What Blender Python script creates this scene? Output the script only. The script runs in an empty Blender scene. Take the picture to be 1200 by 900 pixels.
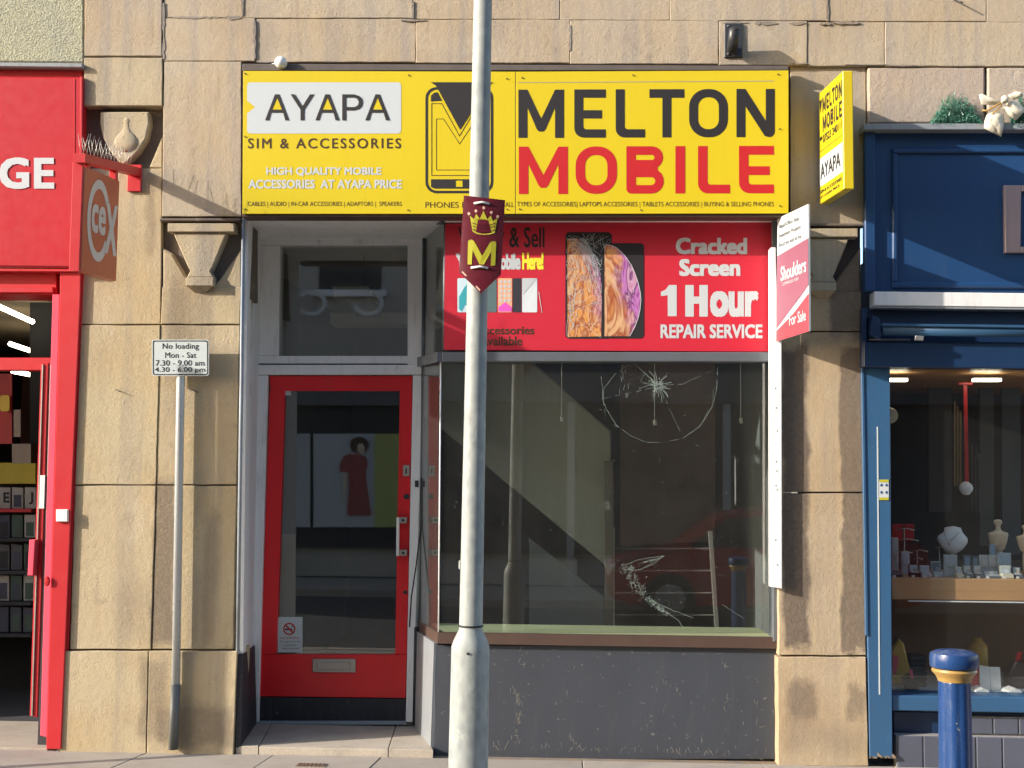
import bpy, bmesh, math, random
from mathutils import Vector, Matrix
from mathutils.geometry import tessellate_polygon
random.seed(7)
R = math.radians
S = bpy.context.scene
C = S.collection

# ------------------------------------------------------------------ camera
F = 1500.0                      # focal length in pixels of the 1200 px wide photograph
CAMX, CAMY, CAMZ = 0.0, -7.8, 1.65
cam = bpy.data.cameras.new('camera')
cam.sensor_width = 36.0
cam.lens = 36.0 * F / 1200.0
cam.clip_end = 500.0
co = bpy.data.objects.new('camera', cam)
C.objects.link(co)
co.location = (CAMX, CAMY, CAMZ)
ROT = Matrix.Rotation(R(2.5), 3, 'Z') @ Matrix.Rotation(R(90 + 4.4), 3, 'X') @ Matrix.Rotation(R(0.55), 3, 'Z')
co.rotation_euler = ROT.to_euler()
S.camera = co

# ------------------------------------------------------------------ world, sun, exposure
SUN = Vector((2.4, 1.0, -0.96)).normalized()      # direction the sunlight travels
w = bpy.data.worlds.new('World')
S.world = w
w.use_nodes = True
nt = w.node_tree
for n in list(nt.nodes):
    nt.nodes.remove(n)
sky = nt.nodes.new('ShaderNodeTexSky')
sky.sky_type = 'NISHITA'
sky.sun_disc = False
sky.sun_elevation = math.asin(-SUN.z)
sky.sun_rotation = math.atan2(-SUN.x, -SUN.y)
sky.air_density = 1.0
sky.dust_density = 1.6
bg = nt.nodes.new('ShaderNodeBackground')
bg.inputs['Strength'].default_value = 0.135
wo = nt.nodes.new('ShaderNodeOutputWorld')
nt.links.new(sky.outputs[0], bg.inputs[0])
nt.links.new(bg.outputs[0], wo.inputs[0])
sl = bpy.data.lights.new('sun', 'SUN')
sl.energy = 2.85
sl.angle = R(0.5)
sl.color = (1.0, 0.91, 0.80)
so = bpy.data.objects.new('sun', sl)
C.objects.link(so)
so.rotation_euler = SUN.to_track_quat('-Z', 'Y').to_euler()
S.view_settings.view_transform = 'Standard'
S.view_settings.look = 'None'
S.view_settings.exposure = 1.38
S.view_settings.gamma = 1.0
S.cycles.max_bounces = 7
S.cycles.transparent_max_bounces = 16
S.cycles.caustics_reflective = False
S.cycles.caustics_refractive = False
S.cycles.use_denoising = True


# ------------------------------------------------------------------ helpers
def P(px, py, Y=0.0):
    """measured point of the photograph -> place on the plane at depth Y"""
    d = ROT @ Vector(((px - 600) / F, (450 - py) / F, -1.0))
    t = (Y - CAMY) / d.y
    return Vector((CAMX + t * d.x, Y, CAMZ + t * d.z))


def XZ(px, py, Y=0.0):
    v = P(px, py, Y)
    return (v.x, v.z)


def tag(o, label=None, cat=None, group=None, kind=None):
    if label: o['label'] = label
    if cat: o['category'] = cat
    if group: o['group'] = group
    if kind: o['kind'] = kind
    return o


def thing(name, label, cat, loc=(0, 0, 0), group=None):
    o = bpy.data.objects.new(name, None)
    o.empty_display_size = 0.1
    C.objects.link(o)
    o.location = loc
    tag(o, label, cat, group)
    return o


def put(name, me, mat=None, parent=None):
    if mat is not None and not me.materials:
        me.materials.append(mat)
    o = bpy.data.objects.new(name, me)
    C.objects.link(o)
    if parent is not None:
        o.parent = parent
        m = Matrix.Identity(4)
        q = parent
        while q is not None:
            m = Matrix.Translation(q.location) @ m
            q = q.parent
        o.matrix_parent_inverse = Matrix.Identity(4)
        o.location = -m.translation
    return o


def from_bm(name, bm, mat, parent=None, smooth=False):
    bmesh.ops.recalc_face_normals(bm, faces=bm.faces)
    me = bpy.data.meshes.new(name)
    bm.to_mesh(me)
    bm.free()
    if smooth:
        for p in me.polygons:
            p.use_smooth = True
    return put(name, me, mat, parent)


def bm_box(bm, x0, x1, y0, y1, z0, z1, bev=0.0):
    t = bmesh.new()
    bmesh.ops.create_cube(t, size=1.0)
    for v in t.verts:
        v.co = Vector(((x0 + x1) / 2 + v.co.x * (x1 - x0), (y0 + y1) / 2 + v.co.y * (y1 - y0), (z0 + z1) / 2 + v.co.z * (z1 - z0)))
    if bev > 0:
        bmesh.ops.bevel(t, geom=list(t.edges), offset=bev, segments=1, affect='EDGES', clamp_overlap=True)
    me = bpy.data.meshes.new('tmp')
    t.to_mesh(me)
    t.free()
    bm.from_mesh(me)
    bpy.data.meshes.remove(me)


def box(name, x0, x1, y0, y1, z0, z1, mat, parent=None, bev=0.003):
    bm = bmesh.new()
    bm_box(bm, min(x0, x1), max(x0, x1), min(y0, y1), max(y0, y1), min(z0, z1), max(z0, z1), bev)
    return from_bm(name, bm, mat, parent)


def boxp(name, px0, py0, px1, py1, Yf, Yb, mat, parent=None, bev=0.003):
    """a box measured by its four corners: (px0,py0)-(px1,py1) at the front plane Yf"""
    return prism(name, [XZ(px0, py0, Yf), XZ(px1, py0, Yf), XZ(px1, py1, Yf), XZ(px0, py1, Yf)], Yf, Yb, mat, parent, bev)


def inset(pts, d):
    n = len(pts)
    a = sum(pts[i][0] * pts[(i + 1) % n][1] - pts[(i + 1) % n][0] * pts[i][1] for i in range(n))
    s = 1 if a > 0 else -1
    out = []
    for i in range(n):
        p0, p1, p2 = Vector(pts[i - 1]), Vector(pts[i]), Vector(pts[(i + 1) % n])
        e1, e2 = (p1 - p0).normalized(), (p2 - p1).normalized()
        n1, n2 = Vector((-e1.y, e1.x)) * s, Vector((-e2.y, e2.x)) * s
        b = n1 + n2
        if b.length < 1e-6:
            b = n1
        b.normalize()
        c = max(0.35, b.dot(n1))
        q = p1 + b * (d / c)
        out.append((q.x, q.y))
    return out


def bm_prism(bm, pts, y0, y1, bev=0.0):
    """extruded outline in XZ, front at y0, back at y1, front edge bevelled"""
    n = len(pts)
    rings = []
    if bev > 0:
        rings.append([bm.verts.new((p[0], y0, p[1])) for p in inset(pts, bev)])
        rings.append([bm.verts.new((p[0], y0 + bev, p[1])) for p in pts])
    else:
        rings.append([bm.verts.new((p[0], y0, p[1])) for p in pts])
    rings.append([bm.verts.new((p[0], y1, p[1])) for p in pts])
    for a, b in zip(rings, rings[1:]):
        for i in range(n):
            j = (i + 1) % n
            bm.faces.new((a[i], a[j], b[j], b[i]))
    for rg in (rings[0], rings[-1]):
        if n <= 4:
            bm.faces.new(rg)
        else:
            for tri in tessellate_polygon([[v.co for v in rg]]):
                try:
                    bm.faces.new([rg[k] for k in tri])
                except ValueError:
                    pass


def prism(name, pts, y0, y1, mat, parent=None, bev=0.0):
    bm = bmesh.new()
    bm_prism(bm, pts, y0, y1, bev)
    return from_bm(name, bm, mat, parent)


def flat(name, loops, mapper, mat, parent=None):
    """flat print: outline with holes, loops in local 2D, placed by mapper(u, v) -> world point"""
    vs = [[Vector(mapper(*p)) for p in lp] for lp in loops]
    v2 = [[Vector((p[0], p[1], 0)) for p in lp] for lp in loops]
    tris = tessellate_polygon(v2)
    allv = [v for lp in vs for v in lp]
    me = bpy.data.meshes.new(name)
    me.from_pydata([tuple(v) for v in allv], [], [tuple(t) for t in tris])
    me.update()
    return put(name, me, mat, parent)


def flats(name, shapes, mapper, mat, parent=None):
    """several separate shapes of one print in one mesh"""
    V, Fs = [], []
    for loops in shapes:
        v2 = [[Vector((p[0], p[1], 0)) for p in lp] for lp in loops]
        base = len(V)
        for t in tessellate_polygon(v2):
            Fs.append(tuple(base + k for k in t))
        V += [tuple(mapper(*p)) for lp in loops for p in lp]
    me = bpy.data.meshes.new(name)
    me.from_pydata(V, [], Fs)
    me.update()
    return put(name, me, mat, parent)


def PX(Y):
    return lambda u, v: P(u, v, Y)


def QUAD(tl, tr, br, bl):
    tl, tr, br, bl = map(Vector, (tl, tr, br, bl))
    return lambda u, v: tl * (1 - u) * (1 - v) + tr * u * (1 - v) + br * u * v + bl * (1 - u) * v


def rrect(x0, y0, x1, y1, r, n=5):
    pts = []
    for cx, cy, a0 in ((x1 - r, y0 + r, -90), (x1 - r, y1 - r, 0), (x0 + r, y1 - r, 90), (x0 + r, y0 + r, 180)):
        for k in range(n + 1):
            a = R(a0 + 90 * k / n)
            pts.append((cx + r * math.cos(a), cy + r * math.sin(a)))
    return pts


def ell(cx, cy, rx, ry, n=24, a0=0, a1=360):
    full = (a1 - a0) >= 360
    m = n if full else n + 1
    return [(cx + rx * math.cos(R(a0 + (a1 - a0) * k / n)), cy + ry * math.sin(R(a0 + (a1 - a0) * k / n))) for k in range(m)]


def text(name, s, x0, y0, x1, y1, mapper, mat, parent=None, bold=0.0, track=1.0, shear=0.0, ref=None):
    """lettering fitted into the box (x0,y0)-(x1,y1) of the mapper; ref = string whose height fills y0..y1"""
    def mesh_of(t):
        cu = bpy.data.curves.new('t', 'FONT')
        cu.body = t
        cu.space_character = track
        cu.shear = shear
        cu.resolution_u = 3
        ob = bpy.data.objects.new('t', cu)
        C.objects.link(ob)
        dg = bpy.context.evaluated_depsgraph_get()
        me = bpy.data.meshes.new_from_object(ob.evaluated_get(dg))
        bpy.data.objects.remove(ob)
        bpy.data.curves.remove(cu)
        return me
    me = mesh_of(s)
    xs = [v.co.x for v in me.vertices]
    if ref:
        mr = mesh_of(ref)
        ys = [v.co.y for v in mr.vertices]
        bpy.data.meshes.remove(mr)
    else:
        ys = [v.co.y for v in me.vertices]
    k, ky = bold, bold * 0.8
    ax, bx, ay, by = min(xs) - k, max(xs) + k, min(ys) - ky, max(ys) + ky
    e = 0.02
    pu, pv, p0 = mapper(x0 + e, y0), mapper(x0, y0 + e), mapper(x0, y0)
    nrm = (Vector(pu) - Vector(p0)).cross(Vector(pv) - Vector(p0)).normalized()
    if nrm.dot(Vector((CAMX, CAMY, CAMZ)) - Vector(p0)) < 0:
        nrm = -nrm
    shifts = [(0, 0)] if bold <= 0 else [(0, 0), (-k, -ky), (k, -ky), (-k, ky), (k, ky)]
    base = [(v.co.x, v.co.y) for v in me.vertices]
    polys = [tuple(p.vertices) for p in me.polygons]
    bpy.data.meshes.remove(me)
    V, Fs = [], []
    for i, (dx, dy) in enumerate(shifts):
        o_ = len(V)
        for (x, y) in base:
            u = x0 + (x + dx - ax) / (bx - ax) * (x1 - x0)
            q = y1 - (y + dy - ay) / (by - ay) * (y1 - y0)
            V.append(tuple(Vector(mapper(u, q)) + nrm * 0.00012 * i))
        Fs += [tuple(o_ + j for j in p) for p in polys]
    me = bpy.data.meshes.new(name)
    me.from_pydata(V, [], Fs)
    return put(name, me, mat, parent)


def bm_lathe(bm, prof, c, n=24, axis='Z', sx=1.0, sy=1.0):
    """prof: (radius, height) pairs; closed at both ends"""
    rings = []
    for r, h in prof:
        ring = []
        for k in range(n):
            a = 2 * math.pi * k / n
            u, v = r * math.cos(a) * sx, r * math.sin(a) * sy
            if axis == 'Z': p = (c[0] + u, c[1] + v, c[2] + h)
            elif axis == 'Y': p = (c[0] + u, c[1] + h, c[2] + v)
            else: p = (c[0] + h, c[1] + u, c[2] + v)
            ring.append(bm.verts.new(p))
        rings.append(ring)
    for a, b in zip(rings, rings[1:]):
        for i in range(n):
            j = (i + 1) % n
            bm.faces.new((a[i], a[j], b[j], b[i]))
    bm.faces.new(rings[0])
    bm.faces.new(rings[-1])


def lathe(name, prof, c, mat, parent=None, n=24, axis='Z', smooth=True, sx=1.0, sy=1.0):
    bm = bmesh.new()
    bm_lathe(bm, prof, c, n, axis, sx, sy)
    o = from_bm(name, bm, mat, parent, smooth)
    if smooth:
        o.data.set_sharp_from_angle(angle=R(40))
    return o


def bm_tube(bm, pts, r, n=8, r2=None):
    pts = [Vector(p) for p in pts]
    rings = []
    for i, p in enumerate(pts):
        d = (pts[min(i + 1, len(pts) - 1)] - pts[max(i - 1, 0)]).normalized()
        a = d.cross(Vector((0, 0, 1)))
        if a.length < 1e-3: a = d.cross(Vector((1, 0, 0)))
        a.normalize()
        b = d.cross(a)
        rr = r if r2 is None else r + (r2 - r) * i / (len(pts) - 1)
        rings.append([bm.verts.new(p + a * rr * math.cos(2 * math.pi * k / n) + b * rr * math.sin(2 * math.pi * k / n)) for k in range(n)])
    for a, b in zip(rings, rings[1:]):
        for i in range(n):
            bm.faces.new((a[i], a[(i + 1) % n], b[(i + 1) % n], b[i]))
    bm.faces.new(rings[0])
    bm.faces.new(rings[-1])


def tube(name, pts, r, mat, parent=None, n=8, r2=None):
    bm = bmesh.new()
    bm_tube(bm, pts, r, n, r2)
    return from_bm(name, bm, mat, parent, True)


# ------------------------------------------------------------------ materials
class N:
    def __init__(s, name):
        s.m = bpy.data.materials.new(name)
        s.m.use_nodes = True
        s.t = s.m.node_tree
        s.b = s.t.nodes['Principled BSDF']
        s.out = s.t.nodes['Material Output']
        s.pos = s.t.nodes.new('ShaderNodeNewGeometry').outputs['Position']

    def node(s, kind, **kw):
        n = s.t.nodes.new(kind)
        for k, v in kw.items():
            if k in n.inputs.keys() if isinstance(k, str) else False:
                s.set(n, k, v)
            else:
                setattr(n, k, v)
        return n

    def set(s, n, k, v):
        if isinstance(v, bpy.types.NodeSocket): s.t.links.new(v, n.inputs[k])
        else: n.inputs[k].default_value = v

    def scale(s, sx, sy, sz):
        n = s.t.nodes.new('ShaderNodeVectorMath')
        n.operation = 'MULTIPLY'
        s.t.links.new(s.pos, n.inputs[0])
        n.inputs[1].default_value = (sx, sy, sz)
        return n.outputs[0]

    def noise(s, scale, detail=4, rough=0.6, vec=None, out='Fac', dist=0.0):
        n = s.t.nodes.new('ShaderNodeTexNoise')
        s.t.links.new(vec if vec is not None else s.pos, n.inputs['Vector'])
        n.inputs['Scale'].default_value = scale
        n.inputs['Detail'].default_value = detail
        n.inputs['Roughness'].default_value = rough
        n.inputs['Distortion'].default_value = dist
        return n.outputs[out]

    def math(s, op, a, b=0.0, clamp=False):
        n = s.t.nodes.new('ShaderNodeMath')
        n.operation = op
        n.use_clamp = clamp
        for i, v in enumerate((a, b)):
            if isinstance(v, bpy.types.NodeSocket): s.t.links.new(v, n.inputs[i])
            else: n.inputs[i].default_value = v
        return n.outputs[0]

    def ramp(s, v, lo, hi, a=0.0, b=1.0):
        n = s.t.nodes.new('ShaderNodeMapRange')
        n.interpolation_type = 'SMOOTHSTEP'
        s.set(n, 'Value', v)
        n.inputs['From Min'].default_value = lo
        n.inputs['From Max'].default_value = hi
        n.inputs['To Min'].default_value = a
        n.inputs['To Max'].default_value = b
        return n.outputs[0]

    def mix(s, f, a, b):
        n = s.t.nodes.new('ShaderNodeMix')
        n.data_type = 'RGBA'
        for i, v in ((0, f), (6, a), (7, b)):
            if isinstance(v, bpy.types.NodeSocket): s.t.links.new(v, n.inputs[i])
            else: n.inputs[i].default_value = v if i == 0 else (*v[:3], 1)
        return n.outputs[2]

    def bump(s, h, strength=0.4, dist=0.004):
        n = s.t.nodes.new('ShaderNodeBump')
        n.inputs['Strength'].default_value = strength
        n.inputs['Distance'].default_value = dist
        s.t.links.new(h, n.inputs['Height'])
        s.t.links.new(n.outputs[0], s.b.inputs['Normal'])
        return n

    def sep(s):
        n = s.t.nodes.new('ShaderNodeSeparateXYZ')
        s.t.links.new(s.pos, n.inputs[0])
        return n.outputs

    def base(s, c, rough=0.5, metal=0.0):
        s.set(s.b, 'Base Color', c if isinstance(c, bpy.types.NodeSocket) else (*c, 1))
        s.set(s.b, 'Roughness', rough)
        s.set(s.b, 'Metallic', metal)
        return s.m


def mulc(c, k):
    return tuple(x * k for x in c)


def paint(name, c, rough=0.45, var=0.12, scale=6.0, metal=0.0, bump=0.05, dirt=0.0, dirtc=(0.09, 0.07, 0.05), chips=0.0):
    n = N(name)
    f = n.noise(scale, 5, 0.6, n.scale(1, 1, 0.5))
    col = n.mix(f, mulc(c, 1 - var), mulc(c, 1 + var))
    if dirt > 0:
        st = n.noise(9, 5, 0.7, n.scale(2.4, 2.4, 0.35))
        col = n.mix(n.math('MULTIPLY', n.ramp(st, 0.5, 0.78), dirt), col, dirtc)
    if chips > 0:
        v = n.noise(38, 3, 0.5)
        col = n.mix(n.math('MULTIPLY', n.ramp(v, 0.70, 0.73), chips), col, (0.5, 0.48, 0.42))
    r = n.math('ADD', n.math('MULTIPLY', n.noise(14, 4, 0.7), 0.25), rough - 0.12, True)
    if bump > 0:
        n.bump(n.noise(60, 4, 0.6), bump, 0.003)
    return n.base(col, r, metal)


def stone(name, c, grime=(), c2=None, darkamt=0.45, bump=0.5, low=False):
    """sandstone; grime = [(x0,x1,z0,z1,soft,strength)] soot patches of their own shape"""
    n = N(name)
    oi = n.t.nodes.new('ShaderNodeObjectInfo')
    c2 = c2 or (c[0] * 0.86, c[1] * 0.80, c[2] * 0.78)
    rnd = oi.outputs['Random']
    base = n.mix(rnd, c, c2)
    warm = n.noise(1.6, 4, 0.6)
    base = n.mix(n.ramp(warm, 0.35, 0.7, 0.0, 0.5), base, (c[0] * 0.93, c[1] * 0.78, c[2] * 0.56))
    speck = n.noise(90, 4, 0.75)
    base = n.mix(n.ramp(speck, 0.3, 0.75, 0.0, 0.22), base, mulc(c, 0.55))
    streak = n.noise(5, 6, 0.7, n.scale(2.2, 1, 0.28))
    base = n.mix(n.math('MULTIPLY', n.ramp(streak, 0.52, 0.80), darkamt), base, (0.17, 0.135, 0.10))
    big = n.noise(2.3, 5, 0.65, n.scale(1, 1, 0.7))
    base = n.mix(n.ramp(big, 0.45, 0.7, 0.0, 0.45), base, (c[0] * 0.66, c[1] * 0.64, c[2] * 0.66))
    pale = n.noise(3.1, 6, 0.7, n.scale(1.5, 1, 0.8))
    base = n.mix(n.ramp(pale, 0.55, 0.72, 0.0, 0.35), base, (0.60, 0.53, 0.42))
    patch = n.noise(4.2, 8, 0.72, dist=0.8)
    base = n.mix(n.math('MULTIPLY', n.ramp(n.noise(2.6, 5, 0.6, n.scale(3.2, 1, 0.16)), 0.45, 0.68), darkamt * 1.1), base, (c[0] * 0.62, c[1] * 0.64, c[2] * 0.78))
    base = n.mix(n.math('MULTIPLY', n.ramp(patch, 0.58, 0.72), darkamt * 0.9), base, (0.20, 0.17, 0.14))
    if grime or low:
        X, _, Z = n.sep()
        wx = n.math('MULTIPLY', n.math('SUBTRACT', n.noise(4, 5, 0.6), 0.5), 0.10)
        X = n.math('ADD', X, wx)
        Z = n.math('ADD', Z, n.math('MULTIPLY', n.math('SUBTRACT', n.noise(5, 6, 0.7, n.scale(1, 1, 1.3)), 0.5), 0.25))
        tex = n.ramp(n.noise(34, 5, 0.75), 0.25, 0.7, 0.8, 1.0)
        for (x0, x1, z0, z1, sf, st) in grime:
            m = n.math('MULTIPLY', n.ramp(X, x0 - sf, x0 + sf), n.ramp(X, x1 - sf, x1 + sf, 1, 0))
            m = n.math('MULTIPLY', m, n.math('MULTIPLY', n.ramp(Z, z0 - sf * 2, z0 + sf * 2), n.ramp(Z, z1 - sf * 2, z1 + sf * 2, 1, 0)))
            m = n.math('MULTIPLY', m, n.math('MULTIPLY', tex, st), True)
            base = n.mix(m, base, (0.115, 0.088, 0.07))
        if low:
            base = n.mix(n.ramp(Z, 0.0, 0.42, 0.55, 0.0), base, (0.16, 0.13, 0.09))
    h = n.math('ADD', n.noise(26, 8, 0.75), n.math('MULTIPLY', n.noise(160, 3, 0.6), 0.35))
    pit = n.t.nodes.new('ShaderNodeTexVoronoi')
    pit.inputs['Scale'].default_value = 55
    n.t.links.new(n.pos, pit.inputs['Vector'])
    pm_ = n.math('MULTIPLY', n.ramp(pit.outputs['Distance'], 0.10, 0.2, 1, 0), n.ramp(n.noise(6, 4, 0.6), 0.52, 0.62))
    base = n.mix(n.math('MULTIPLY', pm_, 0.5), base, mulc(c, 0.4))
    h = n.math('SUBTRACT', h, n.math('MULTIPLY', pm_, 0.8))
    n.bump(h, bump, 0.008)
    return n.base(base, 0.92)


def glass(name, refl=1.5, tint=(0.86, 0.9, 0.88), gain=1.3, dirt=0.04):
    m = bpy.data.materials.new(name)
    m.use_nodes = True
    t = m.node_tree
    t.nodes.clear()
    o = t.nodes.new('ShaderNodeOutputMaterial')
    tr = t.nodes.new('ShaderNodeBsdfTransparent'); tr.inputs[0].default_value = (*tint, 1)
    gl = t.nodes.new('ShaderNodeBsdfGlossy'); gl.inputs['Roughness'].default_value = 0.014
    df = t.nodes.new('ShaderNodeBsdfDiffuse'); df.inputs[0].default_value = (0.45, 0.45, 0.42, 1)
    lw = t.nodes.new('ShaderNodeLayerWeight'); lw.inputs['Blend'].default_value = 0.5      # Schlick, the same from both sides of the pane
    pw = t.nodes.new('ShaderNodeMath'); pw.operation = 'POWER'; pw.inputs[1].default_value = 5.0
    t.links.new(lw.outputs['Facing'], pw.inputs[0])
    f0 = ((refl - 1) / (refl + 1)) ** 2 * gain
    mu = t.nodes.new('ShaderNodeMath'); mu.operation = 'MULTIPLY_ADD'; mu.use_clamp = True; mu.inputs[1].default_value = 1 - f0; mu.inputs[2].default_value = f0
    t.links.new(pw.outputs[0], mu.inputs[0])
    m1 = t.nodes.new('ShaderNodeMixShader')
    t.links.new(mu.outputs[0], m1.inputs[0]); t.links.new(tr.outputs[0], m1.inputs[1]); t.links.new(gl.outputs[0], m1.inputs[2])
    g = t.nodes.new('ShaderNodeNewGeometry')
    a = t.nodes.new('ShaderNodeTexNoise'); a.inputs['Scale'].default_value = 3.5; a.inputs['Detail'].default_value = 8; a.inputs['Roughness'].default_value = 0.75
    t.links.new(g.outputs['Position'], a.inputs['Vector'])
    v = t.nodes.new('ShaderNodeTexNoise'); v.inputs['Scale'].default_value = 75; v.inputs['Detail'].default_value = 2
    t.links.new(g.outputs['Position'], v.inputs['Vector'])
    r1 = t.nodes.new('ShaderNodeMapRange'); r1.inputs['From Min'].default_value = 0.35; r1.inputs['From Max'].default_value = 0.8; r1.inputs['To Min'].default_value = dirt * 0.4; r1.inputs['To Max'].default_value = dirt * 0.9
    t.links.new(a.outputs['Fac'], r1.inputs['Value'])
    r2 = t.nodes.new('ShaderNodeMapRange'); r2.inputs['From Min'].default_value = 0.745; r2.inputs['From Max'].default_value = 0.78; r2.inputs['To Max'].default_value = dirt * 5
    t.links.new(v.outputs['Fac'], r2.inputs['Value'])
    ad = t.nodes.new('ShaderNodeMath'); ad.operation = 'ADD'; ad.use_clamp = True
    t.links.new(r1.outputs[0], ad.inputs[0]); t.links.new(r2.outputs[0], ad.inputs[1])
    m2 = t.nodes.new('ShaderNodeMixShader')
    t.links.new(ad.outputs[0], m2.inputs[0]); t.links.new(m1.outputs[0], m2.inputs[1]); t.links.new(df.outputs[0], m2.inputs[2])
    t.links.new(m2.outputs[0], o.inputs[0])
    return m


def emit(name, c, k):
    n = N(name)
    n.base(c, 0.5)
    n.b.inputs['Emission Color'].default_value = (*c, 1)
    n.b.inputs['Emission Strength'].default_value = k
    return n.m


def Xp(px, Y=0.0, py=600): return P(px, py, Y).x
def Zp(py, Y=0.0, px=600): return P(px, py, Y).z


M = {}
UP = (0.46, 0.395, 0.30)       # upper wall stone, pinkish buff
LO = (0.49, 0.41, 0.265)       # lower pilaster stone, yellower
M['stone_up'] = stone('stone_up', UP, darkamt=0.5, c2=(0.43, 0.355, 0.265), bump=0.7)
M['stone_rough'] = stone('stone_rough', (0.50, 0.44, 0.37), darkamt=0.25, bump=1.0)
gl = [(Xp(181), Xp(206), Zp(762), Zp(566), 0.02, 0.75), (Xp(192), Xp(215), Zp(500), Zp(280), 0.05, 0.35),
      (Xp(240), Xp(256), Zp(760), Zp(600), 0.03, 0.5), (Xp(172), Xp(200), Zp(875), Zp(775), 0.03, 0.5),
      (Xp(195), Xp(280), Zp(880), Zp(832), 0.03, 0.6), (Xp(160), Xp(170), Zp(300), Zp(200), 0.02, 0.4),
      (Xp(140), Xp(185), Zp(760), Zp(690), 0.04, 0.25), (Xp(190), Xp(240), Zp(420), Zp(330), 0.04, 0.35)]
M['stone_left'] = stone('stone_left', LO, gl, darkamt=0.4, c2=(0.49, 0.405, 0.27), bump=0.7)
gr = [(Xp(917), Xp(948), Zp(757), Zp(405), 0.018, 0.95), (Xp(985), Xp(1014), Zp(757), Zp(405), 0.012, 0.85),
      (Xp(919), Xp(955), Zp(835), Zp(792), 0.03, 0.65), (Xp(990), Xp(1012), Zp(830), Zp(795), 0.02, 0.6),
      (Xp(915), Xp(1012), Zp(880), Zp(838), 0.05, 0.35), (Xp(975), Xp(1012), Zp(390), Zp(290), 0.02, 0.75)]
M['stone_right'] = stone('stone_right', (0.48, 0.385, 0.26), gr, darkamt=0.3, c2=(0.47, 0.375, 0.25), bump=0.7)
M['mortar'] = stone('mortar', (0.29, 0.24, 0.18), darkamt=0.8)
M['smear'] = stone('mortar_smear', (0.30, 0.27, 0.23), darkamt=0.6, bump=1.0)
M['corbel'] = stone('corbel_stone', (0.46, 0.39, 0.27), darkamt=0.75, c2=(0.46, 0.39, 0.27), bump=0.8)
M['darkened'] = stone('darkened_stone', (0.17, 0.145, 0.12), darkamt=0.7)  # darker stone for the niche backs and shelf edges
M['yellow'] = paint('yellow_panel', (0.60, 0.47, 0.009), 0.42, 0.07, 1.5, dirt=0.10, dirtc=(0.35, 0.25, 0.04), bump=0.03)
M['yellow2'] = paint('yellow_edge', (0.80, 0.50, 0.03), 0.4, 0.05, 2.5, bump=0.02)
M['print_black'] = paint('black_print', (0.011, 0.009, 0.011), 0.65, 0.1)
M['print_brown'] = paint('dark_brown_print', (0.06, 0.03, 0.015), 0.45, 0.1)
M['print_red'] = paint('red_print', (0.47, 0.016, 0.020), 0.4, 0.06)
M['print_white'] = paint('white_print', (0.50, 0.545, 0.575), 0.45, 0.04)
M['white_paint'] = paint('white_paint', (0.78, 0.78, 0.77), 0.45, 0.06, dirt=0.25)
M['frame_white'] = paint('frame_white', (0.84, 0.85, 0.86), 0.5, 0.06, dirt=0.3)
M['frame_grey'] = paint('frame_grey', (0.30, 0.34, 0.38), 0.5, 0.1, dirt=0.4)
M['dark_frame'] = paint('dark_frame', (0.10, 0.115, 0.135), 0.4, 0.12, dirt=0.3)
M['door_red'] = paint('door_red', (0.76, 0.016, 0.024), 0.38, 0.12, 3, dirt=0.12, bump=0.06)
M['shop_red'] = paint('shop_red', (0.50, 0.016, 0.024), 0.45, 0.07, 3, dirt=0.06, bump=0.03)
M['shop_pink'] = paint('shop_red_lit_pink', (0.78, 0.10, 0.16), 0.35, 0.06)  # doorway parts: sunlight paled into the red; price labels: plain pink
M['red_face'] = paint('red_fascia', (0.45, 0.020, 0.030), 0.35, 0.10, 1.2, dirt=0.08, bump=0.02)
M['poster'] = paint('poster_red', (0.52, 0.018, 0.040), 0.45, 0.05, 2, bump=0.01)
M['plinth'] = paint('slate_paint', (0.046, 0.053, 0.068), 0.5, 0.15, 4, dirt=0.12, dirtc=(0.14, 0.13, 0.12), bump=0.12, chips=0.2)
M['plinth_lit'] = paint('slate_paint_lit', (0.22, 0.24, 0.26), 0.5, 0.12, 4, dirt=0.4, bump=0.3, chips=0.4)  # slate paint lightened for the sun on the splayed riser
M['kick'] = paint('black_paint', (0.02, 0.022, 0.03), 0.6, 0.3, 6, dirt=0.3, dirtc=(0.12, 0.11, 0.1), chips=0.3)
M['brown_wood'] = paint('brown_sill', (0.075, 0.045, 0.035), 0.5, 0.2, 10, dirt=0.3)
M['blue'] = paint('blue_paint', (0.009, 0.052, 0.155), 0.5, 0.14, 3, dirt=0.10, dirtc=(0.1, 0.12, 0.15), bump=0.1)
M['blue_lit'] = paint('blue_paint_lit', (0.032, 0.098, 0.205), 0.35, 0.14, 3, dirt=0.12, bump=0.12, chips=0.1)  # the shop blue with sunlight put into a paler tone
M['blue_shaded'] = paint('blue_paint_shaded', (0.008, 0.03, 0.085), 0.4, 0.2, 3)  # the same blue with the shade under awning and rail mixed in
M['bollard_blue'] = paint('bollard_blue', (0.014, 0.050, 0.165), 0.28, 0.2, 8, dirt=0.3, dirtc=(0.3, 0.32, 0.34), bump=0.2, chips=0.6)
M['gold'] = paint('gold_paint', (0.38, 0.235, 0.07), 0.35, 0.15, 8, bump=0.1)
M['steel'] = paint('brushed_steel', (0.42, 0.40, 0.37), 0.5, 0.1, 20, metal=0.9)
M['maroon'] = paint('maroon_plastic', (0.105, 0.010, 0.020), 0.28, 0.1, 5)
M['gold_print'] = paint('mustard_print', (0.42, 0.40, 0.03), 0.4, 0.08)
M['pink_print'] = paint('pale_pink_print', (0.62, 0.40, 0.30), 0.4, 0.08)
M['orange_sign'] = paint('faded_red_sign', (0.46, 0.105, 0.05), 0.45, 0.12, 5, dirt=0.15)
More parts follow.
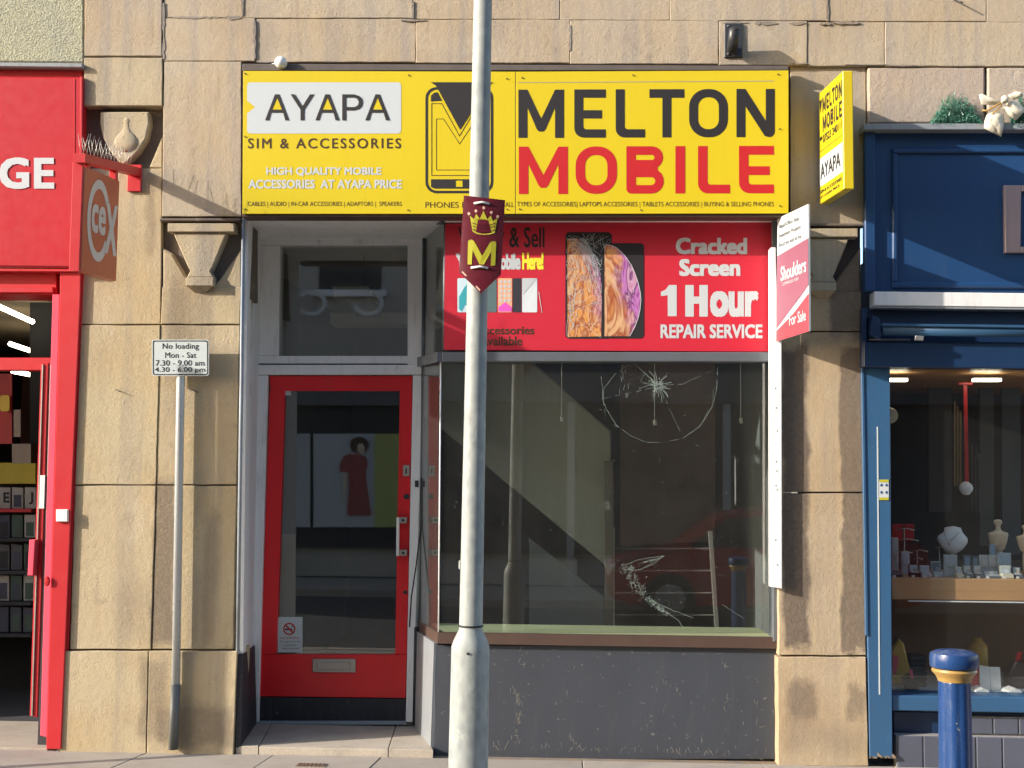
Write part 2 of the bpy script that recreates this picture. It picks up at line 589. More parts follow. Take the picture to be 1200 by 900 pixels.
M['sign_grey'] = paint('grey_plate', (0.50, 0.56, 0.57), 0.45, 0.04)
M['timber'] = paint('white_timber', (0.84, 0.84, 0.83), 0.55, 0.05, 5, dirt=0.1)
M['dark'] = paint('near_black', (0.012, 0.012, 0.015), 0.6, 0.2)
M['black_metal'] = paint('black_metal', (0.03, 0.033, 0.04), 0.4, 0.3, 20)
M['awning'] = paint('awning_blue', (0.02, 0.075, 0.16), 0.55, 0.15)
M['shelf_wood'] = paint('shelf_wood', (0.50, 0.28, 0.13), 0.45, 0.12, 8)
M['card'] = paint('card_grey', (0.50, 0.53, 0.56), 0.5, 0.08)
M['bust_white'] = paint('bust_white', (0.74, 0.76, 0.80), 0.5, 0.05)
M['bust_tan'] = paint('bust_tan', (0.66, 0.56, 0.42), 0.55, 0.08)
M['vase'] = paint('yellow_vase', (0.62, 0.36, 0.06), 0.35, 0.1)
M['green_board'] = paint('green_board', (0.66, 0.70, 0.42), 0.5, 0.15, 3, dirt=0.25)
M['glass_shop'] = glass('shop_glass', 1.62, (0.88, 0.91, 0.90), 1.9, 0.03)
M['glass_door'] = glass('door_glass', 1.62, (0.88, 0.90, 0.90), 2.2, 0.02)
M['glass_side'] = glass('side_glass', 1.7, (0.85, 0.9, 0.9), 1.6, 0.05)
M['glass_blue'] = glass('jeweller_glass', 1.55, (0.92, 0.94, 0.94), 1.2, 0.02)
M['crack'] = paint('crushed_glass', (0.34, 0.43, 0.40), 0.3, 0.2)
M['tube_light'] = emit('tube_light', (1.0, 0.93, 0.70), 5.0)
M['tile'] = paint('grey_tile', (0.085, 0.095, 0.13), 0.3, 0.2, 5, dirt=0.1, bump=0.05)
M['grout'] = paint('grout', (0.30, 0.29, 0.28), 0.9, 0.1)
M['lead'] = paint('lead_flashing', (0.26, 0.28, 0.30), 0.6, 0.15, 8, dirt=0.4)
M['wood_trim'] = paint('weathered_wood', (0.10, 0.085, 0.08), 0.8, 0.3, 14)


def roughcast():
    n = N('roughcast')
    a = n.noise(80, 2, 0.5)
    b = n.noise(48, 5, 0.85)
    c = n.mix(n.ramp(n.noise(3, 5, 0.6), 0.3, 0.7), (0.52, 0.51, 0.36), (0.46, 0.46, 0.36))
    c = n.mix(n.ramp(a, 0.35, 0.6, 0.35, 0.0), c, (0.16, 0.15, 0.09))
    n.bump(n.math('ADD', a, b), 1.0, 0.02)
    return n.base(c, 0.95)


def paving(name, c=(0.41, 0.365, 0.315)):
    n = N(name)
    oi = n.t.nodes.new('ShaderNodeObjectInfo')
    col = n.mix(oi.outputs['Random'], c, mulc(c, 0.86))
    col = n.mix(n.ramp(n.noise(3.5, 7, 0.7), 0.4, 0.75, 0, 0.4), col, (0.2, 0.17, 0.15))
    col = n.mix(n.ramp(n.noise(120, 3, 0.7), 0.35, 0.7, 0.0, 0.25), col, (0.12, 0.11, 0.1))
    sp = n.noise(16, 2, 0.5)
    col = n.mix(n.ramp(sp, 0.70, 0.74, 0, 0.5), col, (0.42, 0.40, 0.37))
    n.bump(n.noise(110, 4, 0.7), 0.3, 0.003)
    return n.base(col, 0.85)


def galv():
    n = N('galvanised_steel')
    v = n.t.nodes.new('ShaderNodeTexVoronoi')
    v.inputs['Scale'].default_value = 30
    n.t.links.new(n.scale(1, 1, 0.6), v.inputs['Vector'])
    c = n.mix(n.ramp(n.noise(7, 6, 0.7, n.scale(1, 1, 0.4)), 0.3, 0.7), (0.29, 0.315, 0.305), (0.19, 0.22, 0.23))
    c = n.mix(n.math('MULTIPLY', v.outputs['Distance'], 0.6), c, (0.40, 0.43, 0.41))
    pl_ = n.noise(11, 7, 0.8, n.scale(1, 1, 0.7))
    c = n.mix(n.ramp(pl_, 0.56, 0.62, 0, 0.5), c, (0.42, 0.44, 0.41))
    rust = n.noise(20, 6, 0.75, n.scale(1, 1, 0.3))
    c = n.mix(n.ramp(rust, 0.58, 0.70, 0, 0.6), c, (0.17, 0.14, 0.11))
    n.bump(n.noise(45, 5, 0.7), 0.25, 0.003)
    return n.base(c, n.ramp(n.noise(12, 4, 0.7), 0.3, 0.7, 0.5, 0.7), 0.0)


def asphalt():
    n = N('asphalt')
    c = n.mix(n.noise(180, 3, 0.7), (0.035, 0.035, 0.037), (0.085, 0.08, 0.078))
    n.bump(n.noise(160, 3, 0.7), 0.6, 0.006)
    return n.base(c, 0.9)


M['roughcast'] = roughcast()
M['paving'] = paving('paving_stone')
M['step'] = paving('step_stone', (0.50, 0.44, 0.36))
M['galv'] = galv()
M['asphalt'] = asphalt()


# ------------------------------------------------------------------ ground
gnd = box('ground', -60, 60, -60, 60, -0.4, -0.16, M['asphalt'], None, 0); tag(gnd, kind='structure')
road = box('road', -60, 60, -10.3, -3.45, -0.158, -0.12, M['asphalt'], None, 0); tag(road, kind='structure')
bed = box('pavement', -14, 14, -3.3, 0.9, -0.14, -0.008, M['mortar'], None, 0); tag(bed, kind='structure')
far = box('pavement_opposite', -30, 30, -12.6, -10.3, -0.155, 0.0, M['paving'], None, 0.01); tag(far, kind='structure')
kerb = box('kerb', -14, 14, -3.45, -3.304, -0.155, 0.0, M['step'], None, 0.01); tag(kerb, kind='structure')


def slab(corners, z, parent, mat, g=0.003):
    bm = bmesh.new()
    pts = inset(corners, g)
    dz = random.uniform(-0.0015, 0.0015)
    top = [bm.verts.new((p[0], p[1], z + dz)) for p in inset(pts, 0.003)]
    mid = [bm.verts.new((p[0], p[1], z + dz - 0.003)) for p in pts]
    bot = [bm.verts.new((p[0], p[1], z - 0.03)) for p in pts]
    for a, b in ((top, mid), (mid, bot)):
        for i in range(4):
            bm.faces.new((a[i], a[(i + 1) % 4], b[(i + 1) % 4], b[i]))
    bm.faces.new(top); bm.faces.new(bot)
    return from_bm('paving_slab', bm, mat, parent)


def gy(px, py):         # a point on the pavement seen at that pixel
    d = ROT @ Vector(((px - 600) / F, (450 - py) / F, -1.0))
    t = -CAMZ / d.z
    return CAMX + t * d.x, CAMY + t * d.y


# slabs of the row against the buildings: joints measured along the bottom of the picture
jx = [gy(x, 897)[0] for x in (-120, 128, 295, 430, 683, 905, 1065, 1300)]
lean = [-0.0, 0.10, 0.06, 0.05, 0.0, -0.06, -0.1, 0.0]
for i in range(len(jx) - 1):
    slab([(jx[i], -0.62), (jx[i + 1], -0.62), (jx[i + 1] + lean[i + 1], -0.0), (jx[i] + lean[i], -0.0)], 0.0, bed, M['paving'])
for r in range(4):
    y1 = -0.62 - r * 0.66
    y0 = max(y1 - 0.66, -3.3)
    x = -5.0 - (r % 2) * 0.4
    while x < 4.6:
        wd = random.choice((0.6, 0.9, 0.75))
        slab([(x, y0), (x + wd, y0), (x + wd, y1), (x, y1)], 0.0, bed, M['paving'])
        x += wd
# recessed shop entrances: the slabs at the left doorway
slab([(-4.6, 0.0), (Xp(60, 0.05, 860), 0.0), (Xp(60, 0.05, 860), 0.85), (-4.6, 0.85)], 0.012, bed, M['step'])

dc = thing('drain_cover', 'small rusty square access cover in the pavement before the doorstep', 'drain cover', (*gy(366, 897), 0.0))
gx, gyy = gy(366, 896)
box('frame', gx - 0.09, gx + 0.09, gyy - 0.075, gyy + 0.015, -0.01, 0.004, M['mortar'], dc, 0.002)
bm = bmesh.new()
for k in range(7):
    for j in range(3):
        bm_box(bm, gx - 0.078 + k * 0.023, gx - 0.062 + k * 0.023, gyy - 0.065 + j * 0.026, gyy - 0.047 + j * 0.026, 0.003, 0.008, 0.001)
from_bm('raised_studs', bm, paint('rusty_iron', (0.13, 0.075, 0.05), 0.8, 0.3, 20), dc)['kind'] = 'stuff'

# ------------------------------------------------------------------ stone building
wall = thing('stone_building', 'buff sandstone building front of large weathered blocks around the three shops', 'building')
bk = prism('mortar_core', [XZ(-80, -60), XZ(1330, -60), XZ(1330, 76), XZ(925, 77), XZ(925, 250), XZ(284, 250), XZ(284, 76), XZ(100, 76), XZ(-80, 74)], 0.012, 0.40, M['mortar'], wall)
box('upper_storey', -12, 12, 0.14, 0.9, 4.45, 8.2, M['stone_up'], wall, 0)


def stoneblock(px0, py0, px1, py1, Yf, mat, Yb=0.3, g=0.0013, x0b=None, x1b=None, bev=0.0035):
    """one block; x0b / x1b = x of the lower corners where the sides lean"""
    a = XZ(px0, py0, Yf); b = XZ(px1, py0, Yf)
    c = XZ(px1 if x1b is None else x1b, py1, Yf); d = XZ(px0 if x0b is None else x0b, py1, Yf)
    pts = inset([a, b, c, d], g)
    # break the outline up a little so the arrises are worn, not ruled
    out = []
    for i in range(4):
        p, q = Vector(pts[i]), Vector(pts[(i + 1) % 4])
        n = max(1, int((q - p).length / 0.09))
        nv = Vector((-(q - p).y, (q - p).x)).normalized()
        for k in range(n):
            out.append(tuple(p + (q - p) * k / n + nv * random.uniform(-0.0018, 0.0018) * (k > 0)))
    bm = bmesh.new()
    dy = random.uniform(-0.004, 0.004)
    bm_prism(bm, out, Yf + dy, Yb, bev)
    return from_bm('stone_block', bm, mat, wall)


UW = -0.03
# top course (runs up out of the picture) and second course
for a, b in zip([192, 284, 484, 656, 785, 969, 1156], [284, 484, 656, 785, 969, 1156, 1330]):
    yb = 21 + (a - 190) / 900 * 5
    stoneblock(a, -50, b, yb, UW, M['stone_up'])
for a, b in zip([192, 299, 487, 668, 842, 946, 1037, 1290], [299, 487, 668, 842, 946, 1037, 1290, 1350]):
    y0, y1 = 21 + (a - 190) / 900 * 5, 72 + (a - 190) / 850 * 6
    stoneblock(a, y0, b, y1, UW, M['stone_up'])
# third course beside the yellow board
stoneblock(192, 72, 283, 254, UW, M['stone_up'], x0b=190)
stoneblock(926, 78, 1015, 263, 0.0, M['stone_up'], Yb=0.4)
stoneblock(1017, 78, 1155, 145, UW, M['stone_rough'], bev=0.012)
stoneblock(1157, 78, 1320, 146, UW, M['stone_rough'], bev=0.012)
# left double pilaster
stoneblock(99, -50, 190, 66, UW - 0.006, M['stone_up'])
stoneblock(98, 67, 190, 124, UW - 0.012, M['corbel'], Yb=0.3)
stoneblock(97, 197, 190, 380, 0.0, M['stone_left'], x1b=188, x0b=95)
stoneblock(95, 381, 188, 568, 0.0, M['stone_left'], x0b=88, x1b=183)
stoneblock(88, 569, 183, 761, 0.0, M['stone_left'], x0b=82, x1b=177)
stoneblock(74, 763, 173.5, 888, -0.02, M['stone_left'], x0b=70, x1b=171)
stoneblock(190, 336, 283, 380, 0.0, M['stone_left'], x0b=188, x1b=281)
stoneblock(188, 381, 281, 568, 0.0, M['stone_left'], x0b=183, x1b=277)
stoneblock(183, 569, 277, 761, 0.0, M['stone_left'], x0b=177.5, x1b=273)
stoneblock(174, 763, 278, 888, -0.02, M['stone_left'], x0b=171.5, x1b=273)
# right pilaster
stoneblock(912, 342, 1009, 388, 0.0, M['stone_right'])
stoneblock(912, 389, 1010, 577, 0.0, M['stone_right'], x1b=1012)
stoneblock(912, 578, 1012, 768, 0.0, M['stone_right'], x1b=1015)
stoneblock(911, 770, 1015, 898, -0.02, M['stone_right'], x0b=912, x1b=1018)
# ragged old mortar smeared over the joints
rmz = random.Random(12)
for (x0, x1, y, hh) in ((196, 262, 20.5, 4), (262, 284, 21, 7), (300, 330, 73, 2.5), (470, 500, 24, 4), (846, 878, 27, 4), (884, 912, 27.5, 6), (925, 946, 27.5, 5), (960, 975, 28, 4), (976, 1008, 27, 5), (990, 1040, 76, 2), (926, 948, 75, 4), (1040, 1075, 77, 2.5)):
    top_, bot_ = [], []
    n_ = max(4, int((x1 - x0) / 4))
    for i in range(n_ + 1):
        x = x0 + (x1 - x0) * i / n_
        e_ = math.sin(math.pi * i / n_) ** 0.5 if 0 < i < n_ else 0.12
        top_.append((x, y - hh * e_ * rmz.uniform(.1, .6)))
        bot_.append((x, y + hh * e_ * rmz.uniform(.1, .6)))
    prism('mortar_smear', [XZ(*p, UW) for p in top_ + bot_[::-1]], UW - 0.0065, UW + 0.01, M['smear'], wall, 0.0008)
for (x, y0, y1) in ((284.5, -2, 19), (969.5, -2, 25), (484, 2, 22), (298.5, 24, 70), (668, 30, 60), (192, 4, 70)):
    l_, r_ = [], []
    n_ = max(4, int((y1 - y0) / 4))
    for i in range(n_ + 1):
        y = y0 + (y1 - y0) * i / n_
        l_.append((x - rmz.uniform(.5, 2.2), y)); r_.append((x + rmz.uniform(.5, 2.2), y))
    prism('mortar_smear', [XZ(*p, UW) for p in l_ + r_[::-1]], UW - 0.0065, UW + 0.01, M['smear'], wall, 0.0006)
# niches behind the carved stones
prism('niche_back', [XZ(88, 112), XZ(190, 112), XZ(190, 205), XZ(88, 205)], 0.055, 0.4, M['darkened'], wall)
prism('niche_back', [XZ(190, 256), XZ(284, 256), XZ(284, 345), XZ(189, 345)], 0.045, 0.4, M['darkened'], wall)
prism('niche_back', [XZ(912, 262), XZ(1010, 262), XZ(1010, 345), XZ(912, 345)], 0.045, 0.4, M['darkened'], wall)
# side cheeks which round off under the shield, and the sloping bed under each corbel
prism('niche_cheek', [XZ(175, 196), XZ(190, 160), XZ(190, 197)], 0.0, 0.055, M['stone_left'], wall, 0.006)
for (x0, x1, m) in ((190, 283, 'stone_left'), (912, 1009, 'stone_right')):
    c = (x0 + x1) / 2 + 4
    prism('niche_bed', [XZ(x0, 334), XZ(x0, 290), XZ(x0 + 12, 297), XZ(c - 22, 325), XZ(c, 345), XZ(x0, 345)], 0.004, 0.05, M[m], wall, 0.012)
    prism('niche_bed', [XZ(c + 1, 345), XZ(c + 18, 325), XZ(x1, 290), XZ(x1, 345)], 0.004, 0.05, M[m], wall, 0.012)

sh = thing('carved_shield', 'carved stone shield bearing a bulbous flask, in the dark niche left', 'carving', (*P(146, 195, 0)[:],))
sh_pts = [(119, 132), (175, 132), (176, 146), (172, 163), (163, 178), (150, 191), (146, 194), (141, 191), (131, 179), (122, 163), (118.5, 146)]
prism('shield_plate', [XZ(*p, 0.0) for p in sh_pts], -0.02, 0.06, M['corbel'], sh, 0.008)
bm = bmesh.new()
prof = [(0.001, 0.0), (0.035, 0.004), (0.062, 0.026), (0.074, 0.055), (0.070, 0.085), (0.052, 0.110), (0.030, 0.130), (0.018, 0.155), (0.014, 0.185), (0.020, 0.20), (0.010, 0.215), (0.001, 0.225)]
c = P(147, 178, -0.02)
bm_lathe(bm, prof, c, 20, 'Z', 1.0, 0.26)
from_bm('flask', bm, M['corbel'], sh, True)


def corbel(lab, cx, y0, cat='corbel'):
    base = thing('corbel', lab, cat, tuple(P(cx, y0 + 76, 0)), 'carved corbels on the pilasters')
    prism('cap_slab', [XZ(cx - 38, y0, -0.05), XZ(cx + 40, y0, -0.05), XZ(cx + 40, y0 + 10, -0.05), XZ(cx - 38, y0 + 10, -0.05)], -0.06, 0.04, M['corbel'], base, 0.004)
    prism('shelf_edge', [XZ(cx - 46, y0 - 5, 0), XZ(cx + 48, y0 - 5, 0), XZ(cx + 48, y0 - 2, 0), XZ(cx - 46, y0 - 2, 0)], -0.035, 0.04, M['darkened'], base, 0.003)
    body = [(cx - 32, y0 + 11), (cx + 30, y0 + 11), (cx + 14, y0 + 50), (cx + 11, y0 + 56), (cx + 14, y0 + 61), (cx + 15, y0 + 63), (cx - 16, y0 + 63), (cx - 15, y0 + 61), (cx - 12, y0 + 55), (cx - 15, y0 + 50)]
    prism('tapered_body', [XZ(*p, -0.04) for p in body], -0.04, 0.06, M['corbel'], base, 0.005)
    prism('foot_block', [XZ(cx - 17, y0 + 63, -0.05), XZ(cx + 15, y0 + 63, -0.05), XZ(cx + 15, y0 + 73, -0.05), XZ(cx - 17, y0 + 73, -0.05)], -0.055, 0.05, M['corbel'], base, 0.003)
    bm = bmesh.new()
    A = [P(cx - 17, y0 + 73, -0.055), P(cx + 15, y0 + 73, -0.055)]
    B = [P(cx - 17, y0 + 73, 0.03), P(cx + 15, y0 + 73, 0.03), P(cx, y0 + 86, 0.03)]
    vs = [bm.verts.new(p) for p in A + B]
    bm.faces.new((vs[0], vs[1], vs[3], vs[2])); bm.faces.new((vs[0], vs[1], vs[4])); bm.faces.new((vs[0], vs[4], vs[2])); bm.faces.new((vs[1], vs[3], vs[4])); bm.faces.new((vs[2], vs[3], vs[4]))
    from_bm('underside_point', bm, M['corbel'], base)


corbel('sunlit tapered stone corbel above the small loading restriction plate', 235, 262)
corbel('shaded tapered stone corbel behind the estate agent board', 965, 268)

rc = thing('roughcast_wall', 'yellowish pebbly roughcast wall panel above the red fascia', 'wall', tuple(P(50, 75, 0)))
prism('render_panel', [XZ(-80, -60, -0.03), XZ(98.5, -60, -0.03), XZ(98.5, 74, -0.03), XZ(-80, 72, -0.03)], -0.035, 0.3, M['roughcast'], rc, 0.01)
prism('sill_strip', [XZ(-80, 73, -0.06), XZ(97.5, 75, -0.06), XZ(97.5, 80, -0.06), XZ(-80, 78, -0.06)], -0.075, 0.0, M['lead'], rc, 0.005)

nails = [(138, 457), (229, 458), (94, 708)]
for (a, b) in nails[:2]:
    o = tube('nail', [P(a - 3, b - 1, 0.0), P(a + 3, b + 2, -0.03)], 0.003, M['black_metal'])
    tag(o, 'rusty nail in the outer left pilaster stone' if a < 200 else 'rusty nail just right of the grey sign pole in the stone', 'nail', 'nails in the stone')

# ------------------------------------------------------------------ mobile phone shop front
YD = 0.75
shop = thing('phone_shopfront', 'vacant phone shop front with red door and cracked display window', 'shopfront', tuple(P(600, 880, 0.1)))
# surround: reveals, ceiling of the recess, posts
lt = P(284, 254, 0.0); lb = P(277, 877, 0.0)
TOPZ = Zp(254, 0.0)


def vquad(name, p, mat, parent, th=0.02):
    """thin slab spanned by 4 world points (upright panel)"""
    p = [Vector(q) for q in p]
    n = (p[1] - p[0]).cross(p[3] - p[0]).normalized()
    bm = bmesh.new()
    a = [bm.verts.new(q) for q in p]
    b = [bm.verts.new(q + n * th) for q in p]
    bm.faces.new(a); bm.faces.new(b)
    for i in range(4):
        bm.faces.new((a[i], a[(i + 1) % 4], b[(i + 1) % 4], b[i]))
    return from_bm(name, bm, mat, parent)


vquad('left_reveal', [P(285, 252, 0.02), P(302, 255, YD), P(292, 757, YD), P(279, 766, 0.02)], M['frame_white'], shop, -0.03)
vquad('reveal_plinth', [P(279, 767, 0.0), P(294, 756, YD), P(296, 846, YD), P(276, 876, 0.0)], M['kick'], shop, -0.03)
tube('reveal_bead', [P(285.5, 252, -0.005), P(278.5, 766, -0.005)], 0.012, M['frame_grey'], shop, 6)
# recess ceiling
vquad('recess_ceiling', [(P(285, 254, 0).x, 0.0, TOPZ - 0.005), (P(520, 254, 0).x, 0.0, TOPZ - 0.005), (P(495, 254, 0).x + 0.3, YD, TOPZ - 0.005), (P(285, 254, 0).x - 0.1, YD, TOPZ - 0.005)], M['frame_white'], shop, 0.02)
# outer timber frame at the door plane
for nm, a in (('frame_post', (289, 250, 302, 848)), ('frame_head', (302, 250, 497, 287))):
    boxp(nm, *a, YD - 0.02, YD + 0.1, M['frame_white'], shop)
prism('frame_post', [XZ(478, 287, YD), XZ(497, 287, YD), XZ(495, 430, YD), XZ(478, 430, YD)], YD - 0.018, YD + 0.1, M['frame_white'], shop, 0.003)
prism('frame_post', [XZ(302, 288, YD), XZ(329, 288, YD), XZ(327, 417, YD), XZ(302, 417, YD)], YD - 0.018, YD + 0.1, M['frame_white'], shop, 0.003)
boxp('transom_rail', 302, 417, 478, 426, YD - 0.018, YD + 0.1, M['frame_white'], shop)
boxp('transom_rail', 302, 427.5, 496, 439, YD - 0.035, YD + 0.1, M['frame_white'], shop)
prism('door_jamb', [XZ(302, 440, YD), XZ(315, 440, YD), XZ(304, 846, YD), XZ(294, 846, YD)], YD - 0.03, YD + 0.1, M['frame_white'], shop, 0.004)
prism('door_jamb', [XZ(484.5, 440, YD), XZ(496, 440, YD), XZ(485, 848, YD), XZ(476, 848, YD)], YD - 0.03, YD + 0.1, M['frame_white'], shop, 0.004)
tw = boxp('transom_pane', 328, 287, 479, 418, YD + 0.03, YD + 0.036, M['glass_door'], shop, 0)
# door
door = prism('door', [XZ(316, 440.5, YD), XZ(483.5, 440.5, YD), XZ(482, 458, YD), XZ(317, 458, YD)], YD, YD + 0.05, M['door_red'], shop, 0.002)


def dpiece(name, pts, mat, y0=YD, y1=YD + 0.05, bev=0.002):
    return prism(name, [XZ(*p, YD) for p in pts], y0, y1, mat, door, bev)


dpiece('stile', [(316, 458), (334, 457.5), (324, 766.5), (306, 766.5)], M['door_red'])
dpiece('stile', [(468.5, 457.5), (483, 458), (476.5, 766.5), (463, 766.5)], M['door_red'])
dpiece('bottom_rail', [(306, 767), (476.5, 767), (475, 818), (304.5, 816)], M['door_red'])
dpiece('kick_plate', [(304.5, 817), (475, 819), (474.5, 846), (304, 845)], M['kick'])
dpiece('door_pane', [(332, 456), (471, 456), (465, 768), (322, 768)], M['glass_door'], YD + 0.02, YD + 0.026, 0)
lb_ = dpiece('letterbox', [(366.5, 772), (417, 772), (417, 788), (366.5, 787.5)], M['steel'], YD - 0.012, YD, 0.003)
dpiece('letterbox_flap', [(372, 775.5), (411, 775.5), (411, 784.5), (372, 784.5)], M['steel'], YD - 0.02, YD - 0.011, 0.003)
hd = dpiece('pull_handle', [(466, 606), (469.5, 606), (468.8, 651), (465.4, 651)], M['white_paint'], YD - 0.06, YD - 0.045, 0.002)
for yy in (606, 644):
    dpiece('handle_bracket', [(466, yy), (477.5, yy), (477.3, yy + 7), (466, yy + 7)], M['steel'], YD - 0.045, YD, 0.002)
    dpiece('screw', [(472, yy + 2), (475, yy + 2), (475, yy + 5), (472, yy + 5)], M['black_metal'], YD - 0.05, YD - 0.044, 0)
dpiece('lock', [(472.5, 545), (480, 545), (480, 558), (472.5, 558)], M['steel'], YD - 0.012, YD, 0.002)
dpiece('keyhole', [(475.5, 549), (477, 549), (477, 555), (475.5, 555)], M['dark'], YD - 0.014, YD - 0.011, 0)
for (a, b, r) in ((476.5, 582, 3.6), (475, 694, 2.6)):
    dpiece('keyhole_cover', ell(a, b, r, r * 0.9, 12), M['black_metal'], YD - 0.006, YD, 0.001)
box('strike_plate', *(lambda v: (v.x - 0.012, v.x + 0.012, YD - 0.038, YD - 0.029, v.z - 0.022, v.z + 0.022))(P(489, 567, YD)), M['black_metal'], shop, 0.002)
boxp('threshold', 294, 845.5, 487, 849.5, YD - 0.03, YD + 0.05, M['frame_grey'], shop)

# no smoking notice inside the pane
ns = thing('no_smoking_notice', 'small white no smoking notice in the lower corner of the red door', 'notice', tuple(P(340, 764, YD)))
boxp('notice_card', 325.5, 723, 354.5, 764.5, YD + 0.015, YD + 0.019, M['sign_grey'], ns, 0)
mp = PX(YD + 0.0135)
ring = [ell(339, 737, 7.2, 7.2), ell(339, 737, 5.6, 5.6)]
flats('red_ring', [ring, [[(333.3, 732.6), (334.6, 731.3), (344.8, 741.4), (343.5, 742.7)]]], mp, M['print_red'], ns)
flats('cigarette', [[[(334, 736.7), (342.5, 736.7), (342.5, 738.4), (334, 738.4)]], [[(342, 735), (343, 732), (344, 732), (343, 735.5)]]], PX(YD + 0.0142), M['print_black'], ns)
text('lettering', 'NO SMOKING', 329, 746.5, 351, 748.8, mp, M['print_red'], ns)
text('lettering', 'It is against the law', 328.5, 751, 352, 753, mp, M['print_black'], ns)
text('lettering', 'to smoke in', 333, 755, 347, 757, mp, M['print_black'], ns)
text('lettering', 'these premises', 330, 758.7, 350.5, 761.2, mp, M['print_black'], ns)
st = boxp('door_sticker', 333.5, 457.8, 341, 463.5, YD + 0.012, YD + 0.016, M['print_white'], None, 0)
tag(st, 'tiny white sticker at the top corner of the door glass', 'sticker')

# display window
YG = 0.11
YS = 0.68
gl_l, gl_r = 517, 905
boxp('window_pane', 516, 420, 905, 742, YG, YG + 0.008, M['glass_shop'], shop, 0)
boxp('upper_panel_back', 521, 256, 906, 413, YG + 0.02, YG + 0.06, M['dark_frame'], shop, 0)
# side glass, splayed
vquad('side_pane', [P(517, 423, YG), P(496, 431, YS), P(493, 736, YS), P(514, 741, YG)], M['glass_side'], shop, 0.006)
vquad('side_upper_pane', [P(521, 262, YG), P(499, 268, YS), P(497, 420, YS), P(519, 411, YG)], M['glass_side'], shop, 0.006)
tube('corner_bead', [P(516.5, 423, YG - 0.004), P(514, 742, YG - 0.004)], 0.005, M['frame_white'], shop, 6)
tube('corner_bead', [P(522, 258, YG - 0.01), P(520, 412, YG - 0.01)], 0.011, M['dark_frame'], shop, 6)
tube('rear_post', [P(497, 262, YS), P(493, 740, YS)], 0.012, M['dark_frame'], shop, 6)
# bars
boxp('head_bar', 521, 253, 911, 258.5, 0.03, 0.14, M['frame_white'], shop, 0.004)
boxp('transom_bar', 518, 412.5, 906, 424, 0.045, 0.16, M['dark_frame'], shop, 0.006)
vquad('transom_bar_side', [P(518, 412.5, 0.05), P(494, 419, YS), P(494, 430, YS), P(518, 424, 0.05)], M['dark_frame'], shop, 0.03)
prism('frame_post', [XZ(905, 256, 0.05), XZ(912, 256, 0.05), XZ(912, 752, 0.05), XZ(906, 752, 0.05)], 0.05, 0.2, M['dark_frame'], shop, 0.003)
vquad('head_bar_side', [P(522, 256, 0.09), P(498, 262, YS), P(498, 268, YS), P(522, 262, 0.09)], M['dark_frame'], shop, 0.03)
# sill
bm = bmesh.new()
Zs1, Zs0 = P(700, 744.5, 0.06).z, P(700, 757, 0.06).z
a, b, c_, d_ = P(513, 745, 0.06), P(912, 753, 0.06), P(912, 753, 0.2), P(492, 738, YS)
sl_pts = [(P(513, 745, 0.06).x, 0.06), (P(912, 750, 0.06).x, 0.06), (P(912, 750, 0.06).x, 0.122), (P(520, 745, 0.12).x, 0.122), (P(499, 738, YS).x, YS), (P(491, 738, YS).x, YS)]


def bm_hprism(bm, pts, z0, z1):
    lo = [bm.verts.new((p[0], p[1], z0)) for p in pts]
    hi = [bm.verts.new((p[0], p[1], z1)) for p in pts]
    n = len(pts)
    for i in range(n):
        bm.faces.new((lo[i], lo[(i + 1) % n], hi[(i + 1) % n], hi[i]))
    for rg in (lo, hi):
        for t in tessellate_polygon([[Vector((v.co.x, v.co.y, 0)) for v in rg]]):
            bm.faces.new([rg[k] for k in t])


bm_hprism(bm, sl_pts, Zs0, Zs1)
from_bm('sill', bm, M['brown_wood'], shop)
# riser
boxp('stall_riser', 509, 756, 912, 890, 0.095, 0.3, M['plinth'], shop, 0.004)
zr0 = -0.02
zr1 = Zs0
q = [(P(513, 757, 0.095).x - 0.004, 0.097, zr1), (P(492, 745, YS).x, YS, zr1), (P(492, 745, YS).x - 0.005, YS, zr0), (P(509, 870, 0.095).x - 0.004, 0.097, zr0)]
vquad('splayed_riser', q, M['plinth_lit'], shop, 0.02)
tube('riser_post', [P(488, 735, YD - 0.05), P(486, 850, YD - 0.05)], 0.016, M['kick'], shop, 6)
V, Fs = [], []
rq = random.Random(31)
def scuff(pts, wd, n_):
    for k in range(n_):
        i = rq.randrange(len(pts) - 1); t = rq.random()
        x = pts[i][0] + (pts[i + 1][0] - pts[i][0]) * t + rq.gauss(0, wd); y = pts[i][1] + (pts[i + 1][1] - pts[i][1]) * t + rq.gauss(0, wd)
        a = rq.uniform(60, 120) if rq.random() < .7 else rq.uniform(0, 360)
        l, w_ = rq.uniform(.6, 4), rq.uniform(.15, .5)
        dx, dy = math.cos(R(a)), math.sin(R(a))
        k0 = len(V)
        for (u, v) in ((-l, -w_), (l, -w_ * .4), (l, w_ * .4), (-l, w_)):
            V.append(tuple(P(x + dx * u - dy * v, y + dy * u + dx * v, 0.0935)))
        Fs.append((k0, k0 + 1, k0 + 2, k0 + 3))
scuff([(600, 808), (605, 815), (610, 830), (606, 850), (603, 872)], 1.6, 40)
scuff([(668, 862), (676, 872), (684, 880)], 1.0, 14)
scuff([(612, 765), (616, 795)], 1.0, 6)
scuff([(846, 776), (852, 783)], .6, 5); scuff([(852, 815), (853, 822)], .5, 4); scuff([(881, 820), (887, 825)], .5, 4)
scuff([(770, 790), (815, 825)], 1.2, 8); scuff([(580, 875), (900, 883)], 2.2, 60); scuff([(600, 770), (900, 870)], 22, 40)
me = bpy.data.meshes.new('scuff_marks'); me.from_pydata(V, [], Fs)
put('scuff_marks', me, paint('scuffs', (0.20, 0.19, 0.17), 0.8), shop)['kind'] = 'stuff'
